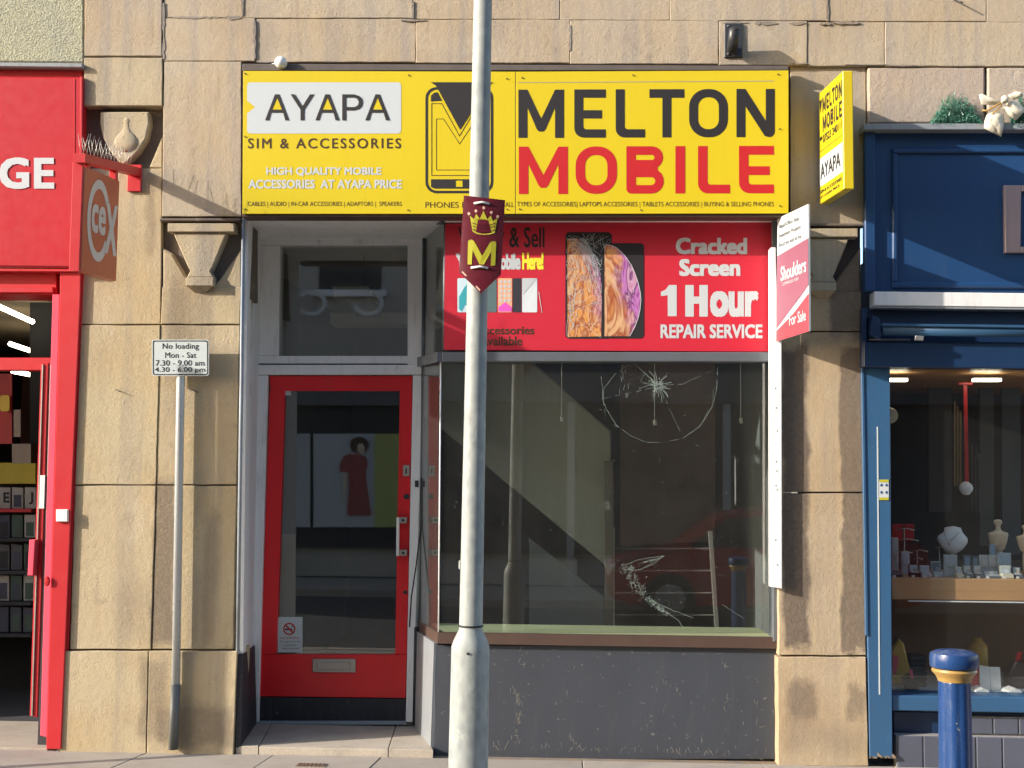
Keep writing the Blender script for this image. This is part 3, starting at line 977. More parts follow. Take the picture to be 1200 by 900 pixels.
# window board inside
bm = bmesh.new()
wbz = Zs1 - 0.002
bm_hprism(bm, [(P(516, 745, 0.12).x, 0.125), (P(904, 745, 0.12).x, 0.125), (P(904, 745, 0.12).x, 0.62), (P(498, 738, YS).x + 0.05, 0.62)], wbz - 0.03, wbz)
from_bm('window_board', bm, M['green_board'], shop)
tube('trailing_cable', [P(493.5, 560, YD - 0.09), P(493, 620, YD - 0.1), P(488, 660, YD - 0.11), P(482, 700, YD - 0.1), P(480, 735, YD - 0.09)], 0.005, M['dark'], shop, 5)

# cracks in the pane
V, Fs = [], []


def ribbon(pts, wd, Y=YG - 0.0015, gaps=0.0):
    for (p, q) in zip(pts, pts[1:]):
        a, b = Vector(p), Vector(q)
        d = b - a
        if d.length < 1e-4 or rr.random() < gaps: continue
        wd_ = wd * (rr.uniform(.5, 1.3) if gaps else 1)
        n = Vector((-d.y, d.x)).normalized() * wd_ * 0.22
        k = len(V)
        for s in (a - n, b - n, b + n, a + n):
            V.append(tuple(P(s.x, s.y, Y)))
        Fs.append((k, k + 1, k + 2, k + 3))


rr = random.Random(3)
cx, cy = 771, 452
for k in range(64):                       # fine radiating splinters, longest up left, none of them straight
    a = rr.uniform(0, 360)
    l = rr.choice((4, 6, 9, 13, 20)) * rr.uniform(.6, 1.05)
    r0 = rr.uniform(0, 2.5) if rr.random() < .7 else rr.uniform(5, 9)
    b_ = a + rr.uniform(-12, 12)
    ribbon([(cx + r0 * math.cos(R(a)), cy + r0 * .9 * math.sin(R(a))), (cx + (r0 + l) / 2 * math.cos(R(b_)), cy + (r0 + l) / 2 * math.sin(R(b_))), (cx + l * math.cos(R(a)), cy + l * math.sin(R(a)))], rr.uniform(0.3, 0.9))
for k in range(60):                       # crushed core
    a, q_ = rr.uniform(0, 360), abs(rr.gauss(0, 3.4))
    x, y = cx + 1 + q_ * 1.3 * math.cos(R(a)), cy + .5 + q_ * math.sin(R(a))
    b_ = rr.uniform(0, 360)
    ribbon([(x, y), (x + 2.2 * math.cos(R(b_)), y + 2.2 * math.sin(R(b_)))], rr.uniform(.5, 1.6))
def wob(pts, amp=0.5, sub=5):
    out = []
    for p, q in zip(pts, pts[1:]):
        for k in range(sub):
            t = k / sub
            out.append((p[0] + (q[0] - p[0]) * t + rr.uniform(-amp, amp), p[1] + (q[1] - p[1]) * t + rr.uniform(-amp, amp)))
    return out + [pts[-1]]
arc = [(739, 426), (722, 437), (708, 455), (706, 468), (711, 480), (722, 498), (740, 511), (757, 518), (775, 519), (800, 514), (820, 500), (834, 478), (840, 455), (841, 430)]
ribbon(wob(arc, .35), 0.6, gaps=.12)
ribbon(wob([(704, 440), (707, 468), (709, 488), (718, 497), (745, 512)]), 0.35, gaps=.4)
ribbon(wob([(838, 430), (836, 462), (826, 490), (818, 502)]), 0.35, gaps=.4)
ribbon(wob([(741, 424), (755, 437), (768, 449)]), 0.9)
ribbon(wob([(708, 467), (740, 460), (768, 454)]), 0.45, gaps=.2)
ribbon(wob([(741, 424), (732, 436), (727, 450), (726, 464), (722, 476)], .6), 0.35, gaps=.45)
ribbon(wob([(756, 437), (751, 446), (749, 458)], .4), 0.4, gaps=.25)
ribbon(wob([(705, 441), (706, 455), (708, 468)], .4), 0.4, gaps=.2)
ribbon(wob([(774, 452), (800, 450), (822, 440), (850, 427)]), 0.4, gaps=.3)
ribbon(wob([(774, 456), (784, 478), (797, 505)]), 0.35, gaps=.45)
for k in range(9):
    x, y = rr.uniform(726, 738), rr.uniform(432, 475)
    ribbon([(x, y), (x + rr.uniform(-1, 2), y - rr.uniform(4, 10))], 0.5)
# lower crushed band
band = [(735, 662), (740, 672), (744, 683), (752, 694), (762, 704), (772, 712), (782, 719)]
for k in range(330):
    t = rr.random() * (len(band) - 1)
    i = int(t)
    p, q2 = band[i], band[min(i + 1, 6)]
    f = t - i
    wdt = 9 * (1 - t / 7) + 2
    x = p[0] + (q2[0] - p[0]) * f + rr.gauss(0, wdt * 0.5)
    y = p[1] + (q2[1] - p[1]) * f + rr.gauss(0, wdt * 0.35)
    a = rr.uniform(0, 360)
    l = rr.uniform(0.6, 2.6)
    ribbon([(x, y), (x + l * math.cos(R(a)), y + l * math.sin(R(a)))], rr.uniform(0.3, 0.8))
ribbon(wob([(728, 664), (745, 657), (778, 651), (764, 662), (748, 668), (730, 668)]), 0.5)
ribbon(wob([(750, 668), (778, 652)]), 0.4)
ribbon(wob([(765, 705), (790, 716), (812, 724)]), 0.5)
ribbon(wob([(772, 712), (795, 727), (802, 738)]), 0.5)
ribbon(wob([(846, 708), (858, 716), (872, 725)]), 0.35)
for k in range(70):
    x, y = rr.uniform(520, 900), rr.uniform(430, 735)
    a = rr.uniform(0, 360); l = rr.uniform(0.5, 3)
    ribbon([(x, y), (x + l * math.cos(R(a)), y + l * math.sin(R(a)))], 0.45)
for k in range(16):
    a = rr.uniform(0, 360)
    ribbon([(711 + 1.5 * math.cos(R(a)), 592 + 1.5 * math.sin(R(a))), (711 + rr.uniform(3, 7) * math.cos(R(a)), 592 + rr.uniform(3, 7) * math.sin(R(a)))], 0.3)
for k in range(9):
    f_ = k / 9
    ribbon([(748 + 2 * k, 661 - .8 * k + rr.uniform(-1, 1)), (779 - 2.2 * k, 651.6 + 1.0 * k)], .3, gaps=.3)
me = bpy.data.meshes.new('glass_cracks')
me.from_pydata(V, [], Fs)
ck = put('glass_cracks', me, M['crack'], shop)
ck['kind'] = 'stuff'

# doorstep
stepo = thing('doorstep', 'low worn stone doorstep of three slabs before the red door', 'step', tuple(P(390, 870, 0.0)))
zst = 0.045
xs = [Xp(276, 0, 875), Xp(303, 0.35, 860), Xp(458, 0.35, 860), Xp(507, 0.05, 870)]
for i, (a, b) in enumerate(zip(xs, xs[1:])):
    bx = (P(320, 850, YD).x if i == 0 else (P(297, 850, YD).x if i < 0 else None))
    b2 = [P(292, 848, YD).x - 0.05, P(316, 848, YD).x, P(463, 848, YD).x, P(489, 848, YD).x + 0.02]
    f2 = [Xp(276, 0, 875), Xp(303, 0, 872), Xp(455, 0, 876), Xp(508, 0, 878)]
    sp = slab([(f2[i], 0.0), (f2[i + 1], 0.0), (b2[i + 1], YD + 0.1), (b2[i], YD + 0.1)], zst, stepo, M['step'])
    sp.name = 'step_slab'
    sp.data = sp.data.copy()
    for v in sp.data.vertices:
        if v.co.z < 0.03: v.co.z = -0.02
    sp.location = -Vector(stepo.location)

# ------------------------------------------------------------------ interior of the vacant shop
IM = paint('interior_plaster', (0.62, 0.60, 0.54), 0.9, 0.12, 2)
IW = paint('interior_grey', (0.22, 0.225, 0.23), 0.9, 0.2, 2)
ID = paint('interior_dark', (0.045, 0.045, 0.05), 0.9, 0.2, 2)
IP = paint('interior_pale', (0.80, 0.76, 0.66), 0.85, 0.08, 2)
xl, xr = Xp(262, 0.9), Xp(912, 0.3)
for nm, a in (('shop_wall', (xl - 0.1, xl, 0.86, 6, 0, 3.5)), ('shop_wall', (xr, xr + 0.1, 0.4, 6, 0, 3.5)), ('shop_wall', (xl, xr, 6, 6.1, 0, 3.5)),
              ('shop_ceiling', (xl, xr, 0.30, 6, 3.32, 3.4)), ('shop_floor', (xl, xr, 0.3, 6, -0.02, 0.03))):
    o = box(nm, *a, IW if nm != 'shop_ceiling' else IM, None, 0)
    o['kind'] = 'structure'
ISt = paint('stair_board', (0.40, 0.385, 0.33), 0.85, 0.1, 2, dirt=0.2)
stc = thing('boxed_staircase', 'pale boarded side of a staircase rising left inside the vacant shop', 'staircase', tuple(P(600, 740, 2.4)))
YST = 1.1
prism('stair_side', [XZ(470, 425, YST), XZ(625, 425, YST), XZ(716, 505, YST), XZ(716, 668, YST), XZ(520, 505, YST), XZ(470, 470, YST)], YST, YST + 0.08, ISt, stc, 0.01)
prism('newel_post', [XZ(709, 540, YST - .1), XZ(719, 540, YST - .1), XZ(719, 745, YST - .1), XZ(709, 745, YST - .1)], YST - 0.1, YST - 0.02, paint('newel', (0.15, 0.125, 0.10), 0.8), stc, 0.004)
prism('lower_panel', [XZ(620, 630, YST + .1), XZ(708, 700, YST + .1), XZ(708, 760, YST + .1), XZ(620, 760, YST + .1)], YST + .1, YST + .14, IW, stc, 0.004)
o = prism('mirrored_building_board', [XZ(727, 426, 1.7), XZ(838, 426, 1.7), XZ(838, 634, 1.7), XZ(727, 640, 1.7)], 1.7, 1.74, paint('mirrored_building_brown', (0.26, 0.16, 0.13), 0.85, 0.25, 2.5, dirt=0.2))  # board added in place of the brown buildings mirrored in the glass
tag(o, 'dull brown board standing in for buildings mirrored in the cracked upper right pane', 'stand-in board')
bx = box('cardboard_box', *(lambda p, q: (p.x, q.x, 2.0, 2.3, 0.03, p.z))(P(638, 656, 2.0), P(676, 700, 2.0)), IP, None, 0.004)
tag(bx, 'pale box left on the floor under the stairs in the vacant shop', 'box')
RKM = paint('rack_grey', (0.20, 0.18, 0.17), 0.7, 0.1)
rk = thing('shelf_rack', 'empty low rack with pale rails standing behind the cracked window', 'rack', tuple(P(780, 740, 1.2)))
for y in (642, 668, 694, 720):
    boxp('rail', 720, y, 838, y + 1.8, 1.2, 1.22, RKM, rk, 0.002)
prism('rack_post', [XZ(716, 618, 1.2), XZ(720, 618, 1.2), XZ(720, 742, 1.2), XZ(716, 742, 1.2)], 1.19, 1.23, IP, rk, 0.003)
prism('rack_post', [XZ(830, 622, 1.2), XZ(835, 622, 1.2), XZ(843, 742, 1.2), XZ(838, 742, 1.2)], 1.19, 1.23, RKM, rk, 0.003)
for (x, y0, y1) in ((658, 440, 493), (767, 455, 497), (868, 440, 495)):
    t = thing('hanging_fitting', {658: 'small fitting on a thin cord left of the window star crack', 767: 'small fitting on a thin cord right below the star crack', 868: 'small fitting on a thin cord near the right window edge'}[x], 'fitting', tuple(P(x, y1, 0.5)), 'fittings hung in the vacant window')
    top = P(x, y0, 0.5); top.z = 3.3
    tube('cord', [top, P(x, y1 - 4, 0.5)], 0.003, M['white_paint'], t, 5)
    tube('fitting_body', [P(x, y1 - 5, 0.5), P(x + 1, y1 + 1, 0.5)], 0.011, M['white_paint'], t, 8)
# ceiling light box seen through the transom
lbx = thing('ceiling_light_box', 'pale square ceiling light fitting seen through the pane over the door', 'light fitting', tuple(P(415, 370, 1.5)))
prism('housing', [XZ(388, 335, 1.5), XZ(430, 335, 1.5), XZ(436, 348, 1.5), XZ(390, 348, 1.5)], 1.5, 1.9, IP, lbx, 0.01)
prism('reflector', [XZ(405, 349, 1.5), XZ(434, 349, 1.5), XZ(447, 372, 1.5), XZ(418, 372, 1.5)], 1.48, 1.5, M['steel'], lbx, 0.002)
prism('mount', [XZ(386, 366, 2.0), XZ(500, 366, 2.0), XZ(500, 379, 2.0), XZ(386, 379, 2.0)], 2.0, 2.3, IP, lbx, 0.01)
tube('chain', [P(427, 288, 1.55), P(427, 336, 1.55)], 0.003, M['steel'], lbx, 5)
# board leaning inside the door
bd = boxp('leaning_board', 326, 626, 346, 765, YD + 0.25, YD + 0.27, paint('hardboard', (0.30, 0.24, 0.12), 0.8, 0.1), None, 0.002)
tag(bd, 'narrow brown hardboard strip standing behind the left of the door glass', 'board')

# ------------------------------------------------------------------ red poster panel over the window
YP = 0.085
po = thing('repair_poster', 'red panel advertising cracked screen repair in one hour', 'poster', tuple(P(712, 411, YP)))
prism('panel', [XZ(522, 262, YP), XZ(904, 259, YP), XZ(905, 412, YP), XZ(520, 410, YP)], YP, YP + 0.03, M['poster'], po, 0)
mp = PX(YP - 0.0012)
text('lettering', 'We Buy', 537, 266, 591, 290, mp, M['print_black'], po, 0.012)
text('lettering', '& Sell', 597, 266, 638, 290, mp, M['print_black'], po, 0.012)
text('lettering', 'Your M', 534, 297, 584, 316, mp, M['print_white'], po, 0.05, 0.92)
text('lettering', 'obile', 586, 297, 610, 316, mp, M['print_white'], po, 0.05, 0.92)
text('lettering', 'Here!', 612, 296, 637, 316, mp, paint('yellow_print', (0.85, 0.75, 0.05), 0.4, 0.05), po, 0.05, 0.92)
text('lettering', 'Accessories', 557, 382, 626, 392, mp, M['print_brown'], po, 0.02)
text('lettering', 'Available', 562, 394, 612, 405, mp, M['print_brown'], po, 0.02)
text('lettering', 'Cracked', 792, 278.5, 875.5, 298, mp, M['print_white'], po, 0.045, 1.0)
text('lettering', 'Screen', 796, 303.5, 867.5, 323.5, mp, M['print_white'], po, 0.045, 1.0)
flats('digit_one', [[[(774.5, 342), (780, 339.5), (784, 334), (793, 334), (793, 370.5), (782.5, 370.5), (782.5, 346), (774.5, 347)]]], mp, M['print_white'], po)
flats('letter_h', [[[(803, 334), (813, 334), (813, 347.5), (819.5, 347.5), (819.5, 334), (829.5, 334), (829.5, 371), (819.5, 371), (819.5, 356), (813, 356), (813, 371), (803, 371)]]], mp, M['print_white'], po)
text('lettering', 'our', 832, 341, 889, 371.5, mp, M['print_white'], po, 0.05, 1.0)
text('lettering', 'REPAIR SERVICE', 774, 380, 893.5, 396.5, mp, M['print_white'], po, 0.035, 1.0)


def swirl(name, x0, x1, left, right, scale=8):
    """printed phone wallpaper: two families of colour in marbled bands"""
    n = N(name)
    def bands(cols, sc):
        f = n.noise(sc, 3, 0.5, n.scale(1.3, 1, 0.5), dist=1.3)
        cr = n.t.nodes.new('ShaderNodeValToRGB')
        n.t.links.new(f, cr.inputs[0])
        els = cr.color_ramp.elements
        while len(els) < len(cols): els.new(0.5)
        for i, c in enumerate(cols):
            els[i].position = 0.30 + 0.40 * i / (len(cols) - 1)
            els[i].color = (*c, 1)
        return cr.outputs[0]
    X, _, Z = n.sep()
    q = n.math('ADD', X, n.math('MULTIPLY', n.math('SUBTRACT', n.noise(9, 4, 0.6), 0.5), 0.18))
    q = n.math('ADD', q, n.math('MULTIPLY', n.math('SUBTRACT', Z, Zp(335)), 0.22))
    col = n.mix(n.ramp(q, x0, x1), bands(left, scale), bands(right, scale * 1.2))
    return n.base(col, 0.35)


warm = [(0.55, 0.22, 0.04), (0.65, 0.33, 0.12), (0.30, 0.07, 0.03), (0.62, 0.40, 0.22), (0.5, 0.18, 0.06)]
viol = [(0.20, 0.04, 0.22), (0.5, 0.2, 0.5), (0.12, 0.02, 0.12), (0.55, 0.35, 0.5), (0.4, 0.05, 0.2)]
sw1 = swirl('cracked_phone_wallpaper', Xp(685), Xp(712), warm, viol, 14)
sw2 = swirl('whole_phone_wallpaper', Xp(722), Xp(736), warm, viol, 8)
PM1, PM2, PM3 = PX(YP - 0.0014), PX(YP - 0.0026), PX(YP - 0.0038)
flats('cracked_phone_picture', [[rrect(662.5, 272, 717, 397, 5)]], PM1, M['print_black'], po)
flats('whole_phone_picture', [[rrect(706, 285, 754.5, 396.5, 4)]], PM2, M['print_black'], po)
pl = [(665, 280)] + [(676, 279), (689, 290), (698, 305), (704, 325), (705, 350), (704.5, 394), (665, 395)]
flats('cracked_phone_screen', [[pl]], PM2, sw1, po)
pr = [(708.5, 289)] + [(711, 287), (716, 287.5), (722, 290), (728, 295), (734, 302), (740, 311), (744, 320), (748, 332), (750.5, 343), (751, 352), (750, 363), (748, 372), (744, 383), (738, 394), (708.5, 394)]
flats('whole_phone_screen', [[pr]], PM3, sw2, po)
V, Fs = [], []
for k in range(60):
    x, y = rr.uniform(665, 702), rr.uniform(276, 392)
    a = rr.uniform(0, 360); pts = [(x, y)]
    for j in range(4):
        a += rr.uniform(-35, 35)
        x2, y2 = pts[-1][0] + 6 * math.cos(R(a)), pts[-1][1] + 6 * math.sin(R(a))
        pts.append((min(max(x2, 664), 715 if y2 < 300 else 705), min(max(y2, 273), 395)))
    ribbon(pts, 0.6, YP - 0.005)
ribbon(pr[:-1], 1.6, YP - 0.0052)
for k in range(26):
    x = rr.uniform(665, 684); y = rr.uniform(276, 290)
    x2, y2 = rr.uniform(694, 704), rr.uniform(290, 345)
    ribbon([(x + (x2 - x) * t, y + (y2 - y) * t * t) for t in (0, .2, .4, .6, .8, 1)], rr.uniform(.5, 1.0), YP - 0.005)
for k in range(24):
    y = rr.uniform(300, 392)
    ribbon(ell(664, y, rr.uniform(4, 16), rr.uniform(4, 10), 6, -60, 40), rr.uniform(.6, 1.1), YP - 0.005)
for k in range(16):
    x = rr.uniform(684, 714); y = rr.uniform(273, 285)
    ribbon(wob([(x, y), (x + rr.uniform(-12, 6), y + rr.uniform(5, 16))], 0.6, 3), 0.5, YP - 0.005)
me = bpy.data.meshes.new('printed_cracks'); me.from_pydata(V, [], Fs)
put('printed_cracks', me, M['print_white'], po)['kind'] = 'stuff'
# small phone row
row = [(536, 556, (0.55, 0.7, 0.78)), (557, 566, (0.1, 0.12, 0.14)), (567, 582, (0.10, 0.16, 0.17)), (583.5, 600, (0.8, 0.42, 0.25)), (600.8, 611, (0.04, 0.04, 0.05)), (611.8, 629.5, (0.62, 0.68, 0.72))]
for a, b, c in row:
    flats('small_phone_picture', [[rrect(a, 326, b, 366, 1.5)]], PM1, paint('phone_print', c, 0.35, 0.1, 20), po)
flats('icon_rows', [[rrect(585.5 + 4.8 * i, 328.5 + 5.5 * j, 588.8 + 4.8 * i, 331.8 + 5.5 * j, 0.8, 2)] for i in range(3) for j in range(5)], PM2, M['print_white'], po)
flats('blue_blot', [[[(538, 348), (544, 337), (549, 331), (551, 345), (549, 360), (545, 357), (541, 365), (538, 362)]]], PM2, paint('teal_print', (0.05, 0.35, 0.42), 0.4), po)
flats('magenta_dune', [[[(584, 360), (592, 354), (599.5, 360), (599.5, 365), (584, 365)]]], PM2, paint('magenta_print', (0.7, 0.1, 0.5), 0.4), po)
flats('shard_outline', [[[(612, 326), (629.5, 326), (628.8, 326.6), (613, 345), (612.4, 345)]], [[(631, 342), (631.8, 342), (635.5, 366.5), (634.8, 366.5)]]], PM2, M['card'], po)

# ------------------------------------------------------------------ yellow fascia
YF = -0.14
fa = thing('yellow_fascia_board', 'long yellow fascia board lettered for the mobile phone shop', 'shop sign', tuple(P(604, 250, YF)))
prism('backing_box', [XZ(286, 86, YF + .01), XZ(923, 85, YF + .01), XZ(923, 249, YF + .01), XZ(286, 250, YF + .01)], YF + 0.012, -0.034, M['wood_trim'], fa, 0)
prism('backing_box', [XZ(286, 86, 0), XZ(911, 85, 0), XZ(911, 249, 0), XZ(286, 250, 0)], -0.033, 0.10, M['wood_trim'], fa, 0)
prism('panel', [XZ(285, 83, YF), XZ(603.7, 84, YF), XZ(603.7, 250.5, YF), XZ(284, 250.5, YF)], YF, YF + 0.01, M['yellow'], fa, 0.001)
prism('panel', [XZ(604.5, 84, YF), XZ(924, 82.5, YF), XZ(924, 250, YF), XZ(604.5, 250.5, YF)], YF, YF + 0.01, M['yellow'], fa, 0.001)
prism('top_trim', [XZ(284, 74.5, -.1), XZ(924, 77, -.1), XZ(924, 82.5, -.1), XZ(284, 83, -.1)], -0.10, -0.034, M['wood_trim'], fa, 0.004)
boxp('bottom_trim', 284, 250.8, 924, 254, YF + 0.015, 0.0, M['brown_wood'], fa, 0.002)
mp = PX(YF - 0.0012); mp2 = PX(YF - 0.0024); mp3 = PX(YF - 0.0036)
tagp = rrect(289.5, 96.5, 470, 156.5, 4)
# notch on the left side
tagp = [p for p in tagp]
li = max(range(len(tagp)), key=lambda i: (-tagp[i][0], tagp[i][1]))
tagp = tagp[:li + 1] + [(289.5, 133), (299, 125.5), (289.5, 118)] + tagp[li + 1:]
flats('white_tag', [[tagp]], mp, M['print_white'], fa)


def gA(x, y, w_, h, t):
    return [[(x, y + h), (x + w_ * .5 - t * .62, y), (x + w_ * .5 + t * .62, y), (x + w_, y + h), (x + w_ - t * 1.1, y + h), (x + w_ * .5 + t * .62 + (w_ * .5 - t * 1.3) * .42 + 2.2, y + h * .72), (x + w_ * .5 - t * .62 - (w_ * .5 - t * 1.3) * .42 - 2.2, y + h * .72), (x + t * 1.1, y + h)]]


A_s, tri = [], []
for (x0, x1) in ((310.5, 339), (369.5, 398), (428, 457)):
    c0 = (x0 + x1) / 2
    y0, y1, t = 110.5, 141, 4.4
    A_s.append([[(x0, y1), (c0 - 2.6, y0), (c0 + 2.6, y0), (x1, y1), (x1 - 4.8, y1), (c0 + 6.9, 132), (c0 - 6.9, 132), (x0 + 4.8, y1)], [(c0, 114.5), (c0 + 5.6, 128.4), (c0 - 5.6, 128.4)]])
    tri.append([[(c0, 113.8), (c0 + 5.8, 128.8), (c0 - 5.8, 128.8)]])
for q_ in tri: flats('yellow_triangle', [q_], mp2, M['yellow'], fa)
Ysh = [[(340.5, 110.5), (345.6, 110.5), (354.4, 124.5), (363.2, 110.5), (368.4, 110.5), (356.7, 128.5), (356.7, 141), (352.2, 141), (352.2, 128.5)]]
Psh = [[(401, 110.5), (415, 110.5), (421, 112.5), (424.6, 116), (425.3, 120.2), (424.3, 124.5), (421, 127.8), (415.5, 129.3), (405.6, 129.3), (405.6, 141), (401, 141)], [(405.6, 114.3), (415, 114.3), (419, 116), (420.6, 119.8), (419.4, 123.4), (415.5, 125.4), (405.6, 125.4)]]
for q_ in A_s + [Ysh, Psh]: flats('letter', [q_], mp3, M['print_black'], fa)
text('lettering', 'SIM & ACCESSORIES', 290.5, 162, 470, 174, mp, M['print_brown'], fa, 0.012, 1.25)
text('lettering', 'HIGH QUALITY MOBILE', 312, 196, 447, 206.5, mp, M['print_white'], fa, 0.03)
text('lettering', 'ACCESSORIES  AT AYAPA PRICE', 291, 210.5, 471, 221, mp, M['print_white'], fa, 0.03)
text('lettering', 'CABLES | AUDIO | IN-CAR ACCESSORIES | ADAPTORS |  SPEAKERS', 290.5, 236.2, 471, 243, mp, M['print_brown'], fa, 0.0)
text('lettering', 'PHONES REPAIRS &', 498.5, 236.6, 588, 243.4, mp, M['print_brown'], fa, 0.0)
text('lettering', 'ALL', 592, 236.6, 602, 242.4, mp, M['print_brown'], fa, 0.0)
text('lettering', 'TYPES OF ACCESSORIES| LAPTOPS ACCESSORIES | TABLETS ACCESSORIES | BUYING & SELLING PHONES', 606, 236.4, 907, 243.6, mp, M['print_brown'], fa, 0.0)


def arcp(cx, cy, r, a0, a1, n=6):
    return [(cx + r * math.cos(R(a0 + (a1 - a0) * k / n)), cy + r * math.sin(R(a0 + (a1 - a0) * k / n))) for k in range(n + 1)]


def glyph(ch, x, y, w_, h, t):
    """DIN style capitals, y down; returns outline loops"""
    X, Y2 = x + w_, y + h
    r = min(w_, h) * 0.30
    if ch == 'M':
        c0 = x + w_ / 2
        return [[(x, y), (x + t, y), (c0, y + h * .60), (X - t, y), (X, y), (X, Y2), (X - t, Y2), (X - t, y + h * .37), (c0 + t * .5, y + h * .82), (c0 + t * .25, y + h * .87), (c0 - t * .25, y + h * .87), (c0 - t * .5, y + h * .82), (x + t, y + h * .37), (x + t, Y2), (x, Y2)]]
    if ch == 'N':
        return [[(x, y), (x + t, y), (X - t, y + h * .66), (X - t, y), (X, y), (X, Y2 - t * .5)] + arcp(X - t * .6, Y2 - t * .6, t * .6, 0, 90, 3) + [(X - t * 1.1, Y2 - t * .1), (x + t, y + h * .36), (x + t, Y2), (x, Y2)]]
    if ch == 'E':
        return [[(X, y), (X, y + t * .92), (x + t, y + t * .92), (x + t, y + h * .43), (X - w_ * .12, y + h * .43), (X - w_ * .12, y + h * .43 + t * .92), (x + t, y + h * .43 + t * .92), (x + t, Y2 - t * .92 - r * .3)] + arcp(x + t + r * .3, Y2 - t * .92 - r * .3, r * .3, 180, 90, 3) + [(X, Y2 - t * .92), (X, Y2)] + arcp(x + r, Y2 - r, r, 90, 180, 5) + [(x, y)]]
    if ch == 'L':
        return [[(x, y), (x + t, y)] + arcp(x + t + r * .3, Y2 - t * .92 - r * .3, r * .3, 180, 90, 3) + [(X, Y2 - t * .92), (X, Y2)] + arcp(x + r, Y2 - r, r, 90, 180, 5)]
    if ch == 'T':
        c0 = x + w_ / 2
        return [[(x, y), (X, y), (X, y + t * .95), (c0 + t / 2, y + t * .95), (c0 + t / 2, Y2), (c0 - t / 2, Y2), (c0 - t / 2, y + t * .95), (x, y + t * .95)]]
    if ch == 'O':
        return [rrect(x, y, X, Y2, w_ * .46, 8), rrect(x + t, y + t * .9, X - t, Y2 - t * .9, (w_ - 2 * t) * .46, 8)]
    if ch == 'B':
        m = y + h * .47
        rr1 = (m - y) * .5
        rr2 = (Y2 - m) * .5
        out = [(x, y)] + arcp(X - rr1 - w_ * .02, y + rr1, rr1, -90, 60, 7) + arcp(X - rr2, m + rr2, rr2, -60, 90, 7) + arcp(x + t * .5, Y2 - t * .5, t * .5, 90, 180, 3)
        h1 = [(x + t, y + t * .9)] + arcp(X - rr1 - w_ * .02, y + rr1, rr1 - t * .9, -90, 90, 6) + [(x + t, m - t * .1)]
        h1[-1] = (x + t, y + 2 * rr1 - t * .9)
        h2 = [(x + t, m + t * .9)] + arcp(X - rr2, m + rr2, rr2 - t * .9, -90, 90, 6) + [(x + t, Y2 - t * .9)]
        return [out, h1, h2]
    if ch == 'I':
        return [[(x, y), (X, y), (X, Y2), (x, Y2)]]


ml = [('M', 607.5, 661), ('E', 673, 710), ('L', 721.5, 756), ('T', 761, 802), ('O', 807.5, 853), ('N', 863, 908)]
mo = [('M', 608, 665.5), ('O', 674.5, 723), ('B', 734, 778), ('I', 791.5, 803), ('L', 818, 855.5), ('E', 866, 907)]
# panels read as two lines; each letter its own part
for ch, a, b in ml:
    flats('letter', [glyph(ch, a, 105 - (a - 607) / 300, b - a, 56.5, 10.6)], mp, M['print_black'], fa)
for ch, a, b in mo:
    flats('letter', [glyph(ch, a, 171.8 - (a - 607) / 300, b - a, 55.5, 11.2)], mp, M['print_red'], fa)
flats('thin_line', [[[(607, 96.5), (907, 94.6), (907, 95.2), (607, 97.1)]]], mp, M['lead'], fa)
# phone emblem
flats('phone_outline', [[rrect(498.5, 102, 578, 226.5, 13, 6), rrect(501.5, 105, 575, 223.5, 10.5, 6)]], mp, M['print_black'], fa)
flats('phone_top', [[[(505, 119), (505, 112), (509, 108.5), (513, 108), (518, 118)]]], mp, M['print_black'], fa)
flats('phone_base', [[[(505, 210), (573, 210), (573, 219), (569, 221), (509, 221), (505, 219)], [(534, 211.5), (542, 211.5), (542, 219), (534, 219)]]], mp, M['print_black'], fa)
flats('dark_triangle', [[[(504.5, 96.3), (578, 96.3), (573, 100), (539, 152), (511, 100.5)]]], mp2, M['print_black'], fa)
thin = [([(505.5, 121), (518, 121), (538.5, 158.5), (561, 121), (573, 121), (573, 206), (505.5, 206)], 1.1), ([(511, 139), (520, 139), (538.5, 168), (558, 139), (567, 139), (567, 199.5), (511, 199.5)], 0.9)]
for pts, wd in thin:
    flats('phone_screen_line', [[pts, inset(pts, wd * 0.75)]], mp, M['print_brown'], fa)
bm = bmesh.new()
for (x, y) in [(287, 86), (287, 160), (287, 245), (479, 88), (478, 246), (594, 92), (594, 245), (612, 91), (742, 88), (912, 87), (914, 151), (914, 241), (609, 245), (751, 246)]:
    bm_lathe(bm, [(0.0045, 0.0), (0.0045, 0.004), (0.002, 0.006)][::-1], P(x, y, YF - 0.006), 8, 'Y')
from_bm('screws', bm, M['black_metal'], fa)['kind'] = 'stuff'

dm = thing('dome_sensor', 'small white round sensor on the top edge of the yellow board', 'sensor', tuple(P(329, 80, -.1)))
lathe('sensor_body', [(0.001, -0.035), (0.02, -0.032), (0.034, -0.018), (0.038, 0.0), (0.036, 0.03), (0.02, 0.05)], P(329, 73, -0.13), M['white_paint'], dm, 16, 'Y')
tube('sensor_arm', [P(329, 74, -0.1), P(319, 76, -0.06)], 0.008, M['white_paint'], dm)

